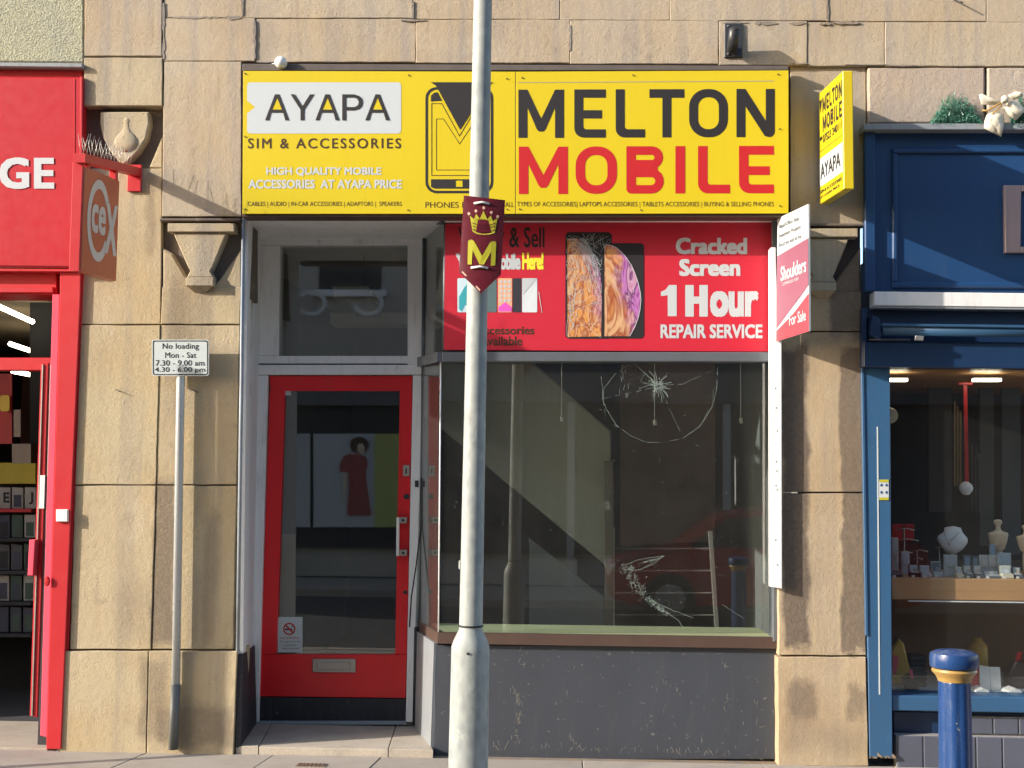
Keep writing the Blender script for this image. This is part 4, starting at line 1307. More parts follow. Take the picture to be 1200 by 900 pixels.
# flagpole socket high on the wall
sk = thing('pole_socket', 'black iron flagpole socket bolted high on the stone wall', 'bracket', tuple(P(859, 67, -.04)))
boxp('back_plate', 849, 27, 870, 67, -0.048, -0.03, M['black_metal'], sk, 0.003)
bm = bmesh.new()
a, b = P(858, 60, -0.07), P(861, 34, -0.17)
bm_tube(bm, [a, b], 0.034, 14)
from_bm('socket_tube', bm, M['black_metal'], sk, True)
bm = bmesh.new()
bm_tube(bm, [b, b + (b - a).normalized() * 0.003], 0.024, 12)
from_bm('socket_bore', bm, M['dark'], sk, True)
for y in (30.5, 63):
    lathe('bolt_head', [(0.006, -0.006), (0.008, 0.0)], P(853, y, -0.05), M['steel'], sk, 6, 'Y')
tube_o = tube('nail', [P(1118, 0, -0.03), P(1128, 3, -0.09)], 0.005, M['black_metal'])
tag(tube_o, 'dark iron spike at the very top of the wall, right of centre', 'nail')

# ------------------------------------------------------------------ projecting yellow sign


def side_sign(nm, lab, cat, wt, tt, tb, wb, th, mat_face, bev=0.004):
    """double sided board standing out from the wall; wt, tt, tb, wb = corners of its visible left face
    (wall top, tip top, tip bottom, wall bottom); th = thickness away from the viewer's side"""
    t = thing(nm, lab, cat, tuple(wb))
    n = (tt - wt).cross(wb - wt).normalized()
    if n.x * th < 0: n = -n
    a_ = abs(th)
    bm = bmesh.new()
    f = [bm.verts.new(p) for p in (wt, tt, tb, wb)]
    g_ = [bm.verts.new(p + n * a_) for p in (wt, tt, tb, wb)]
    bm.faces.new(f); bm.faces.new(g_)
    for i in range(4):
        j = (i + 1) % 4
        bm.faces.new((f[i], f[j], g_[j], g_[i]))
    bmesh.ops.bevel(bm, geom=list(bm.edges), offset=bev, segments=1, affect='EDGES')
    o = from_bm('board', bm, mat_face, t)
    off = -n * 0.0015
    return t, QUAD(wt + off, tt + off, tb + off, wb + off), o


# depth of the tip chosen so that both the position and the height match
c4 = [P(960, 109.5, -0.03), P(988, 83, -0.62), P(988, 221.5, -0.62), P(960, 239.5, -0.03)]
xm = (c4[0].x + c4[3].x) / 2; xt_ = (c4[1].x + c4[2].x) / 2
c4[0].x = c4[3].x = xm; c4[1].x = c4[2].x = xt_
ps, mpS, pso = side_sign('projecting_shop_sign', 'narrow yellow sign standing out from the wall above the estate board', 'shop sign', *c4, 0.058, M['yellow'])
wp, zt_, zb_ = c4[0], c4[0].z, c4[3].z


def two(mpq, k=1.0):
    return lambda u, v: mpq(u, v)


flats('white_panel', [[[(0.02, .60), (0.98, .60), (0.98, .85), (0.02, .85)]]], mpS, M['print_white'], ps)
wS = lambda x: 0.17 + x * 0.80
for row_, chs, y0, h_, m in ((0, ml, .07, .14, 'print_black'), (1, mo, .24, .14, 'print_red')):
    shp = []
    for ch, a, b in chs:
        u0, u1 = wS((a - 607) / 301), wS((b - 607) / 301)
        g = glyph(ch, 0, 0, (b - a), 56, 12.5 if b - a > 15 else 10)
        shp.append([[(u0 + p[0] / (b - a) * (u1 - u0), y0 + p[1] / 56 * h_) for p in lp] for lp in g])
    d_ = (ps, )
    for q_ in shp: flats('letter', [q_], mpS, M['print_black'], ps)
flats('phone_emblem', [[[(0.03, .08), (0.15, .08), (0.09, .20)]], [[(0.04, .41), (0.15, .41), (0.15, .44), (0.04, .44)]]], mpS, M['print_black'], ps)
text('lettering', '07523 240111', .18, .41, .97, .48, mpS, M['print_black'], ps, 0.02)
flats('rule', [[[(0.03, .535), (0.97, .535), (0.97, .54), (0.03, .54)]]], mpS, M['print_black'], ps)
nS = Vector((-0.0012, 0, 0))
text('lettering', 'AYAPA', .07, .66, .9, .79, lambda u, v: mpS(u, v) + nS, M['print_black'], ps, 0.02)
text('lettering', 'SIM & ACCESSORIES', .05, .885, .95, .915, mpS, M['print_black'], ps, 0.02)
text('lettering', 'AT AYAPA PRICE', .05, .935, .85, .96, mpS, M['print_black'], ps, 0.02)
box('rear_bracket', wp.x + 0.01, wp.x + 0.05, -0.03, 0.02, zb_ + 0.1, zt_ - 0.1, M['black_metal'], ps, 0.002)

# ------------------------------------------------------------------ estate agent board on its white post
c4 = [P(911, 256, -0.065), P(947, 239, -0.47), P(948, 388, -0.47), P(910, 400, -0.065)]
eb, mpE, ebo = side_sign('estate_agent_board', 'tilted red and white for sale board fixed beside the window', 'sign board', *c4, 0.012, M['print_white'], bev=0.001)
flats('mauve_field', [[[(0, .31), (1, .27), (1, .64), (.95, .655), (0.5, .77), (0.0, .90)]]], mpE, paint('mauve_print', (0.24, 0.085, 0.13), 0.4, 0.08), eb)
flats('red_field', [[[(0, .915), (0.5, .83), (1, .705), (1, 1), (0, 1)]]], mpE, paint('red_board_print', (0.58, 0.05, 0.07), 0.4, 0.08), eb)
nE = lambda u, v: mpE(u, v) + nS
text('lettering', 'Retail/Office Shop', .08, .06, .72, .105, nE, M['print_black'], eb, 0.004)
text('lettering', 'Investment Property', .07, .135, .78, .18, nE, M['print_black'], eb, 0.004)
text('lettering', 'Should you wish to buy', .06, .21, .80, .255, nE, M['print_black'], eb, 0.004)
text('lettering', 'Shoulders', .14, .41, .94, .53, nE, M['print_white'], eb, 0.02, 1.0)
text('lettering', 'COMMERCIAL 01664', .2, .545, .7, .57, nE, M['print_white'], eb, 0.0)
text('lettering', 'For Sale', .42, .82, .92, .91, nE, M['print_white'], eb, 0.01)
tpst = thing('timber_post', 'long white timber batten beside the window carrying the estate board', 'post', tuple(P(910, 690, -0.05)))
prism('batten', [XZ(903.5, 290, -0.06), XZ(909, 290, -0.06), XZ(912.5, 395, -0.06), XZ(916, 400, -0.06), XZ(916.5, 690, -0.06), XZ(904, 688, -0.06)], -0.06, 0.04, M['timber'], tpst, 0.003)
bm = bmesh.new()
for (x, y) in [(909, 455), (910, 478), (911, 505), (910, 541), (910.5, 552), (909.5, 569), (911, 574), (909, 633), (911, 662)]:
    bm_lathe(bm, [(0.003, 0.0), (0.0045, 0.003)], P(x, y, -0.0625), 6, 'Y')
from_bm('screw_holes', bm, M['black_metal'], tpst)['kind'] = 'stuff'

# ------------------------------------------------------------------ lamp post with banner
YL = -2.2
lp = thing('lamp_post', 'tall galvanised steel lamp post with wider base standing before the shop', 'lamp post', tuple(P(548, 905, YL)))
xb = P(548.8, 890, YL); xt = P(566.3, -20, YL)
k = (xt.x - xb.x) / (xt.z - xb.z)
def axis_at(z): return Vector((xb.x + k * (z - xb.z), YL, z))
# px radius to metres at that depth
pm = (YL - CAMY) / F
zsh = P(550, 748, YL).z
bm = bmesh.new()
prof = [(P(549, 748, YL).z, 11.5 * 2), ]
rings = []
zc0 = P(550, 757, YL).z; zc1 = P(552, 735, YL).z
ztop = 7.5
for z, r in ((-0.05, 23.6), (zc0 - 0.02, 22.2), (zc0, 22.0), (zc0 + 0.03, 19), (zc1 - 0.01, 13.8), (zc1, 13.6), (2.2, 12.6), (3.4, 11.4), (ztop, 9)):
    c = axis_at(z)
    rings.append([bm.verts.new((c.x + r * pm * math.cos(2 * math.pi * i / 32), c.y + r * pm * math.sin(2 * math.pi * i / 32), z)) for i in range(32)])
for a, b in zip(rings, rings[1:]):
    for i in range(32):
        bm.faces.new((a[i], a[(i + 1) % 32], b[(i + 1) % 32], b[i]))
bm.faces.new(rings[0]); bm.faces.new(rings[-1])
o = from_bm('column', bm, M['galv'], lp, True)
o.data.set_sharp_from_angle(angle=R(35))
c = axis_at(zc1 + 0.006)
bm = bmesh.new()
bm_lathe(bm, [(14.2 * pm, -0.004), (14.8 * pm, 0.0), (14.2 * pm, 0.004)], c, 24)
from_bm('cable_tie', bm, M['dark'], lp, True)
cj = P(541, 662, YL)
box('side_clip', cj.x - 0.012, cj.x + 0.004, YL - 0.015, YL + 0.015, cj.z - 0.02, cj.z + 0.02, M['galv'], lp, 0.004)
# access door outline
dz0, dz1 = P(549, 870, YL).z, P(549, 770, YL).z
c = axis_at(0.3)
lathe('door_screw', [(0.004, -0.004), (0.006, 0.0)], (c.x - 0.0, YL - 22.6 * pm, P(549, 763, YL).z), M['black_metal'], lp, 8, 'Y')
# lantern arm and head far above the picture
tube('lantern_arm', [axis_at(7.4), axis_at(7.6) + Vector((0, 0.4, 0.1)), axis_at(7.6) + Vector((0, 1.0, 0.15))], 0.03, M['galv'], lp)
box('lantern', axis_at(7.7).x - 0.12, axis_at(7.7).x + 0.12, YL + 0.9, YL + 1.5, 7.68, 7.8, M['frame_grey'], lp, 0.03)

YB = YL - 12.4 * pm - 0.03
bn = thing('crown_banner', 'maroon pointed plaque with gold crown and letter M on the lamp post', 'plaque', tuple(P(565, 344, YB)))
out = [(543.5, 229), (592, 234.5), (587, 322), (563.5, 344), (538, 319)]


def curveY(px):            # the plaque bows round the post a little
    return YB + 0.018 * ((px - 565) / 27) ** 2


cols = [0, .2, .4, .6, .8, 1]
bm = bmesh.new()
def bn_pt(u, v, off=0.0):
    # u across, v down in units of the body; returns world
    top = Vector(out[0]).lerp(Vector(out[1]), u)
    bot = Vector(out[4]).lerp(Vector(out[3]), u * 2) if u <= .5 else Vector(out[3]).lerp(Vector(out[2]), u * 2 - 1)
    q = top.lerp(bot, v)
    return P(q.x, q.y, curveY(q.x) + off)
nU, nV = 14, 6
for off in (0.0, 0.012):
    for i in range(nU + 1):
        for j in range(nV + 1):
            bm.verts.new(bn_pt(i / nU, j / nV, off))
bm.verts.ensure_lookup_table()
st_ = (nU + 1) * (nV + 1)
idx = lambda s, i, j: bm.verts[s * st_ + i * (nV + 1) + j]
for s in (0, 1):
    for i in range(nU):
        for j in range(nV):
            bm.faces.new((idx(s, i, j), idx(s, i + 1, j), idx(s, i + 1, j + 1), idx(s, i, j + 1)))
for i in range(nU):
    for j in (0, nV):
        bm.faces.new((idx(0, i, j), idx(0, i + 1, j), idx(1, i + 1, j), idx(1, i, j)))
for j in range(nV):
    for i in (0, nU):
        bm.faces.new((idx(0, i, j), idx(0, i, j + 1), idx(1, i, j + 1), idx(1, i, j)))
from_bm('plate', bm, M['maroon'], bn)
mb = lambda u, v: P(u, v, curveY(u) - 0.002)
mb2 = lambda u, v: P(u, v, curveY(u) - 0.0032)
# the M
flats('letter_m', [[[(548.5, 283), (549.2, 281.5), (553, 280.8), (555.5, 282.5), (565, 300), (574.5, 283.8), (577, 282.6), (580.5, 283), (581.5, 284.5), (580.3, 311), (575, 311.5), (575.8, 294.5), (567, 310), (562, 310), (553.8, 293), (552.7, 310), (547.8, 309.8)]]], mb, M['gold_print'], bn)
# crown
crown = [(553, 254), (550.5, 256), (550, 253.5), (556.5, 258), (559, 250), (563, 256), (566.7, 246), (570.5, 256), (574.5, 252), (577, 259.5), (583, 256), (582, 260), (579, 273), (566, 275.5), (553.5, 272)]
crown = [(550.6, 252.5), (555.5, 257), (558, 250.5), (562.2, 256.5), (566.6, 247), (571, 257), (575.2, 252.5), (577.5, 259), (582.8, 256), (579.8, 273), (573, 274.8), (566, 275), (559, 274.2), (553.8, 271.5)]
flats('crown', [[crown]], mb, M['gold_print'], bn)
flats('crown_jewels', [[ell(x, y, 1.7, 1.9, 8)] for x, y in ((549.4, 250.4), (557.6, 247.2), (566.8, 243.5), (575.7, 249), (583.2, 253.8))], mb, M['pink_print'], bn)
band_ = lambda y, s: [(553 + s, y), (559, y + 2.2), (566, y + 3), (573.5, y + 2.6), (581 - s, y + .6), (581 - s, y + 1.5), (573.5, y + 3.5), (566, y + 3.9), (559, y + 3.1), (553 + s, y + .9)]
flats('crown_bands', [[band_(260.5, 0)], [band_(264, .5)], [band_(268, .8)]], mb2, M['maroon'], bn)
flats('edge_stripe', [[[(540.8, 318.8), (542, 317.7), (563, 339.6), (562.2, 341.2)]]], mb, M['pink_print'], bn)
for (x0, x1, y) in ((555.5, 573.5, 237.5), (552, 572, 313)):
    tube('fixing_strap', [P(x0, y + .8, curveY(x0) - 0.004), P((x0 + x1) / 2, y - .6, curveY(565) - 0.01), P(x1, y + 1.2, curveY(x1) - 0.004)], 0.005, M['white_paint'], bn, 8)
for y in (240, 312):
    c = axis_at(P(565, y, YL).z)
    bm = bmesh.new()
    bm_lathe(bm, [(13.2 * pm, -0.008), (13.6 * pm, 0.0), (13.2 * pm, 0.008)], c, 24)
    from_bm('clamp_band', bm, M['steel'], bn, True)

# ------------------------------------------------------------------ no loading sign
YN = -0.035
nl = thing('loading_restriction_sign', 'small grey no loading plate on a slim pole against the pilaster', 'road sign', tuple(P(203, 878, YN)))
bm = bmesh.new()
bm_tube(bm, [P(203, 878, YN - 0.02), P(206.0, 802, YN - .02)], 0.0285, 16)
from_bm('pole_sleeve', bm, paint('grey_sleeve', (0.12, 0.13, 0.13), 0.5, 0.15, 8, dirt=0.3), nl, True)
bm = bmesh.new()
bm_tube(bm, [P(206, 806, YN - .02), P(212, 430, YN - .02), P(212, 405, YN - .02)], 0.0255, 16)
from_bm('pole', bm, paint('grey_pole', (0.52, 0.56, 0.58), 0.3, 0.08, 6, metal=0.3), nl, True)
YNP = YN - 0.05
prism('plate', [XZ(*p, YNP) for p in rrect(178, 398, 244.8, 440.5, 3, 4)], YNP, YNP + 0.006, M['sign_grey'], nl, 0)
mp = PX(YNP - 0.001)
flats('border', [[rrect(179, 399, 243.8, 439.5, 2.5, 4), rrect(180.2, 400.2, 242.6, 438.3, 2, 4)]], mp, M['print_black'], nl)
text('lettering', 'No loading', 190.5, 402.3, 233, 410.8, mp, M['print_black'], nl, 0.008, 1.05)
text('lettering', 'Mon - Sat', 193.5, 412.7, 230, 419.5, mp, M['print_black'], nl, 0.008, 1.05)
text('lettering', '7.30 - 9.00 am', 182.5, 422, 239.5, 428.6, mp, M['print_black'], nl, 0.008)
text('lettering', '4.30 - 6.00 pm', 181.5, 430.2, 240.5, 437.6, mp, M['print_black'], nl, 0.008)

# ------------------------------------------------------------------ red shop at the left
YR = -0.065
rs = thing('red_shopfront', 'glossy red shop front with open doorway at the left edge', 'shopfront', tuple(P(50, 868, 0)))
# fascia
rf = thing('red_fascia_board', 'deep red fascia board with white capitals above the games shop', 'shop sign', tuple(P(50, 315, YR)))
prism('top_return', [XZ(-100, 81, YR + .06), XZ(96.5, 82, YR + .06), XZ(96.5, 92, YR + .06), XZ(-100, 90, YR + .06)], YR + 0.06, 0.05, M['shop_red'], rf, 0.003)
prism('face_panel', [XZ(-100, 88, YR), XZ(95.5, 90, YR), XZ(94.5, 314, YR), XZ(-100, 312, YR)], YR, YR + 0.03, M['red_face'], rf, 0.012)
prism('side_return', [XZ(94, 90, YR), XZ(97, 90, YR), XZ(96, 316, YR), XZ(93, 316, YR)], YR - 0.006, 0.0, M['shop_red'], rf, 0.003)
prism('bottom_return', [XZ(-100, 314, YR), XZ(95, 315, YR), XZ(95, 318, YR), XZ(-100, 317, YR)], YR + 0.01, 0.05, M['shop_red'], rf, 0.002)
for (xp) in (35.5,):
    prism('panel_joint', [XZ(87, 92, YR), XZ(88, 92, YR), XZ(87.4, 312, YR), XZ(86.4, 312, YR)], YR - 0.003, YR + 0.001, M['shop_red'], rf, 0)
mp = PX(YR - 0.0045)
text('lettering', 'GE', -1, 184.5, 63.5, 221.5, mp, M['print_white'], rf, 0.036, 1.08)
text('lettering', 'AN', -76, 184.5, -9, 221.5, mp, M['print_white'], rf, 0.05, 1.06)
# doorway surround
prism('pilaster_face', [XZ(70, 345, -.03), XZ(70, 318, -.03), XZ(94.5, 318, -.03), XZ(94, 345, -.03), XZ(71.2, 878, -.03), XZ(54, 878, -.03)], -0.03, 0.03, M['shop_red'], rs, 0.004)
prism('pilaster_edge', [XZ(94.7, 318, 0), XZ(98.5, 318, 0), XZ(75.2, 878, 0), XZ(71.5, 878, 0)], 0.0, 0.06, M['shop_red'], rs, 0.003)
prism('splay_strip', [XZ(61.5, 345, 0.0), XZ(70, 345, 0.0), XZ(55, 864, 0.0), XZ(47, 862, 0.0)], 0.0, 0.06, M['shop_pink'], rs, 0.003)
boxp('header', -100, 318, 66, 345, 0.02, 0.3, M['shop_red'], rs, 0.004)
boxp('header_lip', -100, 336, 62, 343, -0.005, 0.02, M['shop_red'], rs, 0.004)
boxp('transom_rail', -100, 419, 60, 434, 0.28, 0.36, M['shop_red'], rs, 0.004)
prism('transom_rail', [XZ(-100, 337, .3), XZ(62, 340, .3), XZ(62, 348, .3), XZ(-100, 346, .3)], 0.28, 0.36, M['shop_red'], rs, 0.004)
ld = prism('door', [XZ(50, 426, .30), XZ(59, 426, .30), XZ(46, 840, .30), XZ(37, 838, .30)], 0.27, 0.34, M['shop_red'], rs, 0.004)
prism('edge_trim', [XZ(49, 427, .26), XZ(50.4, 427, .26), XZ(37.6, 839, .26), XZ(36.2, 839, .26)], 0.262, 0.27, M['steel'], ld, 0)
prism('edge_trim', [XZ(58.6, 427, .26), XZ(60, 427, .26), XZ(47.8, 839, .26), XZ(46.6, 839, .26)], 0.262, 0.27, M['steel'], ld, 0)
prism('lock_plate', [XZ(47.5, 557, .26), XZ(53.5, 557, .26), XZ(52.4, 596, .26), XZ(46.4, 596, .26)], 0.252, 0.262, M['white_paint'], ld, 0.002)
prism('push_box', [XZ(38, 632, .25), XZ(45, 632, .25), XZ(42.5, 674, .25), XZ(36, 674, .25)], 0.2, 0.26, M['shop_pink'], ld, 0.004)
sb = boxp('entry_sensor', 65.5, 597, 79, 611.5, -0.052, -0.03, M['white_paint'], None, 0.004)
tag(sb, 'small square white box fixed to the red shop pilaster', 'sensor')
kb = lathe('knob', [(0.001, -0.02), (0.014, -0.018), (0.019, -0.008), (0.014, 0.0)], P(56, 681, -0.032), M['print_red'], rs, 12, 'Y', sx=1.0, sy=1.6)

# interior of the games shop
CI = paint('games_shop_wall', (0.22, 0.10, 0.07), 0.9, 0.2)
x0, x1 = -6.0, Xp(66, 0.36)
for nm, a, m in (('games_shop_wall', (x1 + 0.04, x1 + 0.12, 0.1, 6, 0, 3.3), ID), ('games_shop_wall', (x0, x1, 6, 6.1, 0, 3.3), CI), ('games_shop_ceiling', (x0, x1, 0.32, 6, 3.05, 3.15), paint('ceiling_tan', (0.35, 0.26, 0.17), 0.9)),
                 ('games_shop_floor', (x0, x1, 0.86, 6, -0.03, 0.01), ID), ('games_shop_wall', (x0 - .1, x0, 0.1, 6, 0, 3.3), ID)):
    o = box(nm, *a, m, None, 0)
    o['kind'] = 'structure'
for i, (ax, ay, bx_, by, Yd) in enumerate([(-8, 356, 38, 377, 1.6), (12, 403, 54, 417, 2.6), (15, 435, 50, 442, 3.6)]):
    a = P(ax, ay, Yd - .2); b = P(bx_, by, Yd + 0.5)
    o = tube('tube_light', [a, b], 0.02, M['tube_light'], None, 8)
    tag(o, ['lit ceiling tube nearest the top of the games shop doorway', 'lit ceiling tube in the middle of the three', 'lit ceiling tube just under the red transom rail'][i], 'light', 'lit tubes in the games shop')
# dark hanging panel
hp = boxp('dark_board', 35, 350, 64, 520, 2.2, 2.26, ID, None, 0); tag(hp, 'dark board hanging inside the games shop behind the door post', 'board')
# shelves and game cases
YSH = 1.7
shf = thing('game_shelving', 'dark shelving unit with yellow header just inside the games shop', 'shelving', tuple(P(20, 745, YSH)))
prism('yellow_header', [XZ(-60, 541, YSH), XZ(43, 543, YSH), XZ(43, 567, YSH), XZ(-60, 567, YSH)], YSH - .02, YSH + .1, paint('yellow_header', (0.55, 0.43, 0.04), 0.5, 0.2, 6), shf, 0.003)
prism('back_panel', [XZ(-60, 567, YSH), XZ(43, 567, YSH), XZ(42, 745, YSH), XZ(-60, 745, YSH)], YSH + .14, YSH + .2, ID, shf, 0)
rows_y = [(596, 571), (630, 603), (668, 637), (704, 674), (741, 711)]
cv = [paint('case_print_%s' % n_, c, 0.4, 0.35, 25) for n_, c in (('grey', (0.07, 0.07, 0.075)), ('pale', (0.35, 0.33, 0.3)), ('green', (0.04, 0.07, 0.055)), ('blue', (0.035, 0.04, 0.07)))]
rnames = ['top', 'second', 'third', 'fourth', 'bottom']
for j, (yb, yt) in enumerate(rows_y):
    prism('shelf', [XZ(-60, yb, YSH), XZ(43, yb, YSH), XZ(43, yb + 4, YSH), XZ(-60, yb + 4, YSH)], YSH - .1, YSH + .14, M['shop_red'] if j == 0 else ID, shf, 0.002)
    for i in range(3):
        xx = -1 + i * 15 - j * 0.5
        g = thing('game_case', 'dim game case, %s of the %s shelf inside the games shop' % (['left', 'middle', 'right'][i], rnames[j]), 'game case', tuple(P(xx + 6, yb, YSH - .05)), 'game cases on the %s shelf' % rnames[j])
        if j == 0:
            g['label'] = ['pale case printed with a black E under the yellow shelf header', 'grey case in the middle of the top row under the yellow header', 'pale case printed with a black J beside the open door edge'][i]
        prism('case', [XZ(xx, yt, YSH - .05), XZ(xx + 13, yt + random.uniform(0, 2), YSH - .05), XZ(xx + 13, yb, YSH - .05), XZ(xx, yb, YSH - .05)], YSH - .05, YSH - .02, cv[1] if (j == 0 and i != 1) else random.choice(cv), g, 0.002)
        prism('cover_picture', [XZ(xx + 2, yt + 9, YSH - .05), XZ(xx + 11, yt + 9, YSH - .05), XZ(xx + 11, yb - 2, YSH - .05), XZ(xx + 2, yb - 2, YSH - .05)], YSH - .052, YSH - .05, random.choice(cv[2:] + [M['dark']]) if not (j == 0 and i != 1) else cv[1], g, 0)
        if j == 0 and i == 0:
            text('lettering', 'E', xx + 5, 577, xx + 12, 589, PX(YSH - 0.054), M['print_black'], g, 0.03)
        if j == 0 and i == 2:
            text('lettering', 'J', xx + 5, 577, xx + 10, 591, PX(YSH - 0.054), M['print_black'], g, 0.03)
# posters above
for i, (a, b, c, d, col, lab) in enumerate([(-10, 438, 14, 520, (0.35, 0.02, 0.02), 'dark red poster inside the games shop doorway'), (0, 463, 11, 482, (0.6, 0.42, 0.05), 'small yellow round edged card on the red poster'), (14, 520, 36, 543, (0.20, 0.16, 0.13), 'small dark portrait print standing on the yellow shelf header'), (16, 480, 24, 512, (0.22, 0.17, 0.14), 'narrow dim print beside the red poster')]):
    o = prism('poster', [XZ(*p, 1.3 - .03 * i) for p in rrect(a, b, c, d, 3 if i == 1 else .5)], 1.3 - .03 * i, 1.31 - .03 * i, paint('poster_%s' % ['red', 'yellow', 'dark', 'dim'][i], col, 0.5, 0.3, 12), None)
    tag(o, lab, 'poster')

# projecting sign with bird spikes
cs_c = [P(138, 212, -0.33), P(98, 195, -0.88), P(98.5, 317, -0.88), P(137, 329.5, -0.33)]
xm = sum(p.x for p in cs_c) / 4
for p in cs_c: p.x = xm
cs, mpC0, _o = side_sign('projecting_round_logo_sign', 'faded red square sign with round pale logo hung from a spiked bracket', 'shop sign', *cs_c, -0.06, M['orange_sign'])
mpC = lambda u, v: mpC0(1 - u, v)
lg = paint('pale_grey_logo', (0.55, 0.55, 0.56), 0.4, 0.05)
flats('logo_ring', [[ell(.42, .47, .32, .40, 28, 32, 328) + ell(.42, .47, .23, .31, 28, 32, 328)[::-1]]], mpC, lg, cs)
text('lettering', 'ce', .22, .32, .62, .60, mpC, lg, cs, 0.03, 1.0)
flats('logo_cross', [[[(.62, .26), (.72, .26), (.80, .42), (.88, .26), (.97, .26), (.86, .50), (.97, .76), (.87, .76), (.79, .60), (.70, .76), (.60, .76), (.74, .50)]]], mpC, lg, cs)
tp_, bp_ = cs_c[1], cs_c[2]
box('edge_strip', xm - 0.062, xm - 0.004, -0.902, -0.885, bp_.z - 0.01, tp_.z + 0.02, M['shop_red'], cs, 0.003)
# spiked bracket above it, drooping a little towards its outer end
bw0, bw1 = P(160, 197, -0.01), P(91.5, 180, -0.93)
bw0.x = bw1.x = xm - 0.012
def arm_at(f): return bw1.lerp(bw0, f)
bm = bmesh.new()
A = [bm.verts.new(bw1 + Vector((dx, 0, dz))) for dx, dz in ((-.03, 0), (.03, 0), (.03, -.05), (-.03, -.05))]
B = [bm.verts.new(bw0 + Vector((dx, 0, dz))) for dx, dz in ((-.03, 0), (.03, 0), (.03, -.05), (-.03, -.05))]
bm.faces.new(A); bm.faces.new(B)
for i in range(4):
    bm.faces.new((A[i], A[(i + 1) % 4], B[(i + 1) % 4], B[i]))
from_bm('bracket_arm', bm, M['shop_red'], cs)
box('wall_plate', bw0.x - 0.05, bw0.x + 0.035, -0.02, 0.0, bw0.z - 0.15, bw0.z + 0.02, M['shop_red'], cs, 0.003)
for f in (.12, .6):
    p = arm_at(f)
    zc = mpC0(1 - f / .62 if f < .62 else 0, 0).z
    box('hanger', p.x - .028, p.x + .012, p.y - .02, p.y + .02, zc - 0.01, p.z - 0.05, M['shop_red'], cs, 0.002)
rs_ = random.Random(5)
for i in range(30):
    p = arm_at((i + .5) / 31 * .9)
    q_ = (-1) ** i
    base = Vector((p.x + .012 * q_, p.y, p.z - 0.004))
    tube('bird_spike', [base, base + Vector((.025 * q_ + rs_.uniform(-.004, .004), rs_.uniform(-.02, .02), 0.115 + rs_.uniform(-.012, .01)))], 0.0013, M['steel'], cs, 5)

# ------------------------------------------------------------------ blue jewellery shop at the right
YJ = -0.05
bs = thing('blue_shopfront', 'dark blue panelled jewellery shop front with tiled base', 'shopfront', tuple(P(1100, 890, 0)))
def bp(name, pts, y0, y1, mat, bev=0.003, parent=None):
    return prism(name, [XZ(*p, y0) for p in pts], y0, y1, mat, parent or bs, bev)
bp('cornice', [(1012, 145), (1330, 144), (1330, 152), (1012, 152)], YJ - 0.08, 0.0, M['lead'], 0.004)
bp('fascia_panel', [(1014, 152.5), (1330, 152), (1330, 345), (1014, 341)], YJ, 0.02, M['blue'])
bp('fascia_pilaster', [(1013, 154), (1026, 154), (1026, 341), (1014, 341)], YJ - 0.035, YJ, M['blue'], 0.006)
# raised moulding frame
bp('moulding', [(1046, 173), (1330, 173), (1330, 179), (1046, 179)], YJ - 0.022, YJ, M['blue'], 0.008)
bp('moulding', [(1046, 179), (1052, 179), (1052, 330), (1046, 330)], YJ - 0.022, YJ, M['blue'], 0.008)
bp('moulding', [(1046, 330), (1330, 331), (1330, 338), (1046, 337)], YJ - 0.024, YJ, M['blue'], 0.008)
bp('white_housing', [(1025, 341.5), (1330, 345), (1330, 362), (1025, 358)], YJ - 0.06, 0.02, M['white_paint'], 0.004)
bp('lead_drip', [(1024, 358.5), (1330, 362), (1330, 365), (1024, 361)], YJ - 0.055, 0.02, M['lead'], 0.003)
bp('shutter_back', [(1010, 361), (1330, 365), (1330, 434), (1010, 430)], YJ + 0.03, 0.05, M['blue_shaded'])
bp('side_band', [(1010, 361), (1016, 361), (1016, 430), (1010, 430)], YJ - 0.03, YJ + 0.03, M['blue_shaded'])
bp('lower_band', [(1012, 400), (1330, 404), (1330, 434), (1012, 430)], YJ - 0.035, YJ + 0.03, M['blue_shaded'], 0.006)
bm = bmesh.new()
bm_tube(bm, [P(1034, 386, YJ - .08), P(1330, 390, YJ - .08)], 0.036, 14)
from_bm('awning_roll', bm, M['awning'], bs, True)
bp('awning_bar', [(1034, 379), (1330, 383), (1330, 386), (1034, 382)], YJ - 0.13, YJ - 0.11, M['awning'])
bp('awning_bracket', [(1022, 370), (1030, 372), (1034, 392), (1030, 398), (1020, 392)], YJ - 0.1, YJ + 0.03, M['blue_shaded'], 0.004)
bm = bmesh.new()
bm_tube(bm, [P(1018, 398, YJ - .12), P(1067, 398, YJ - .13)], 0.006, 8)
from_bm('awning_arm', bm, M['black_metal'], bs, True)
bp('awning_catch', [(1073, 393), (1083, 393.5), (1082, 399), (1072, 398.5)], YJ - 0.14, YJ - 0.12, M['steel'], 0.002)
# frame letter corner
fl = thing('raised_fascia_letter', 'flat pinkish grey raised letter on the blue fascia at right edge', 'sign letter', tuple(P(1190, 295, YJ)))
mgr = paint('pinkish_grey_letter', (0.33, 0.26, 0.27), 0.4, 0.06, metal=0.2)
prism('stem', [XZ(1177, 217, YJ - .03), XZ(1197, 217, YJ - .03), XZ(1196, 296, YJ - .03), XZ(1178, 296, YJ - .03)], YJ - 0.03, YJ, mgr, fl, 0.003)
prism('arm', [XZ(1197.5, 217, YJ - .03), XZ(1240, 217, YJ - .03), XZ(1240, 224, YJ - .03), XZ(1197.5, 224, YJ - .03)], YJ - 0.029, YJ, mgr, fl, 0.003)
prism('arm', [XZ(1197, 289, YJ - .03), XZ(1240, 289, YJ - .03), XZ(1240, 296, YJ - .03), XZ(1196.5, 296, YJ - .03)], YJ - 0.029, YJ, mgr, fl, 0.003)
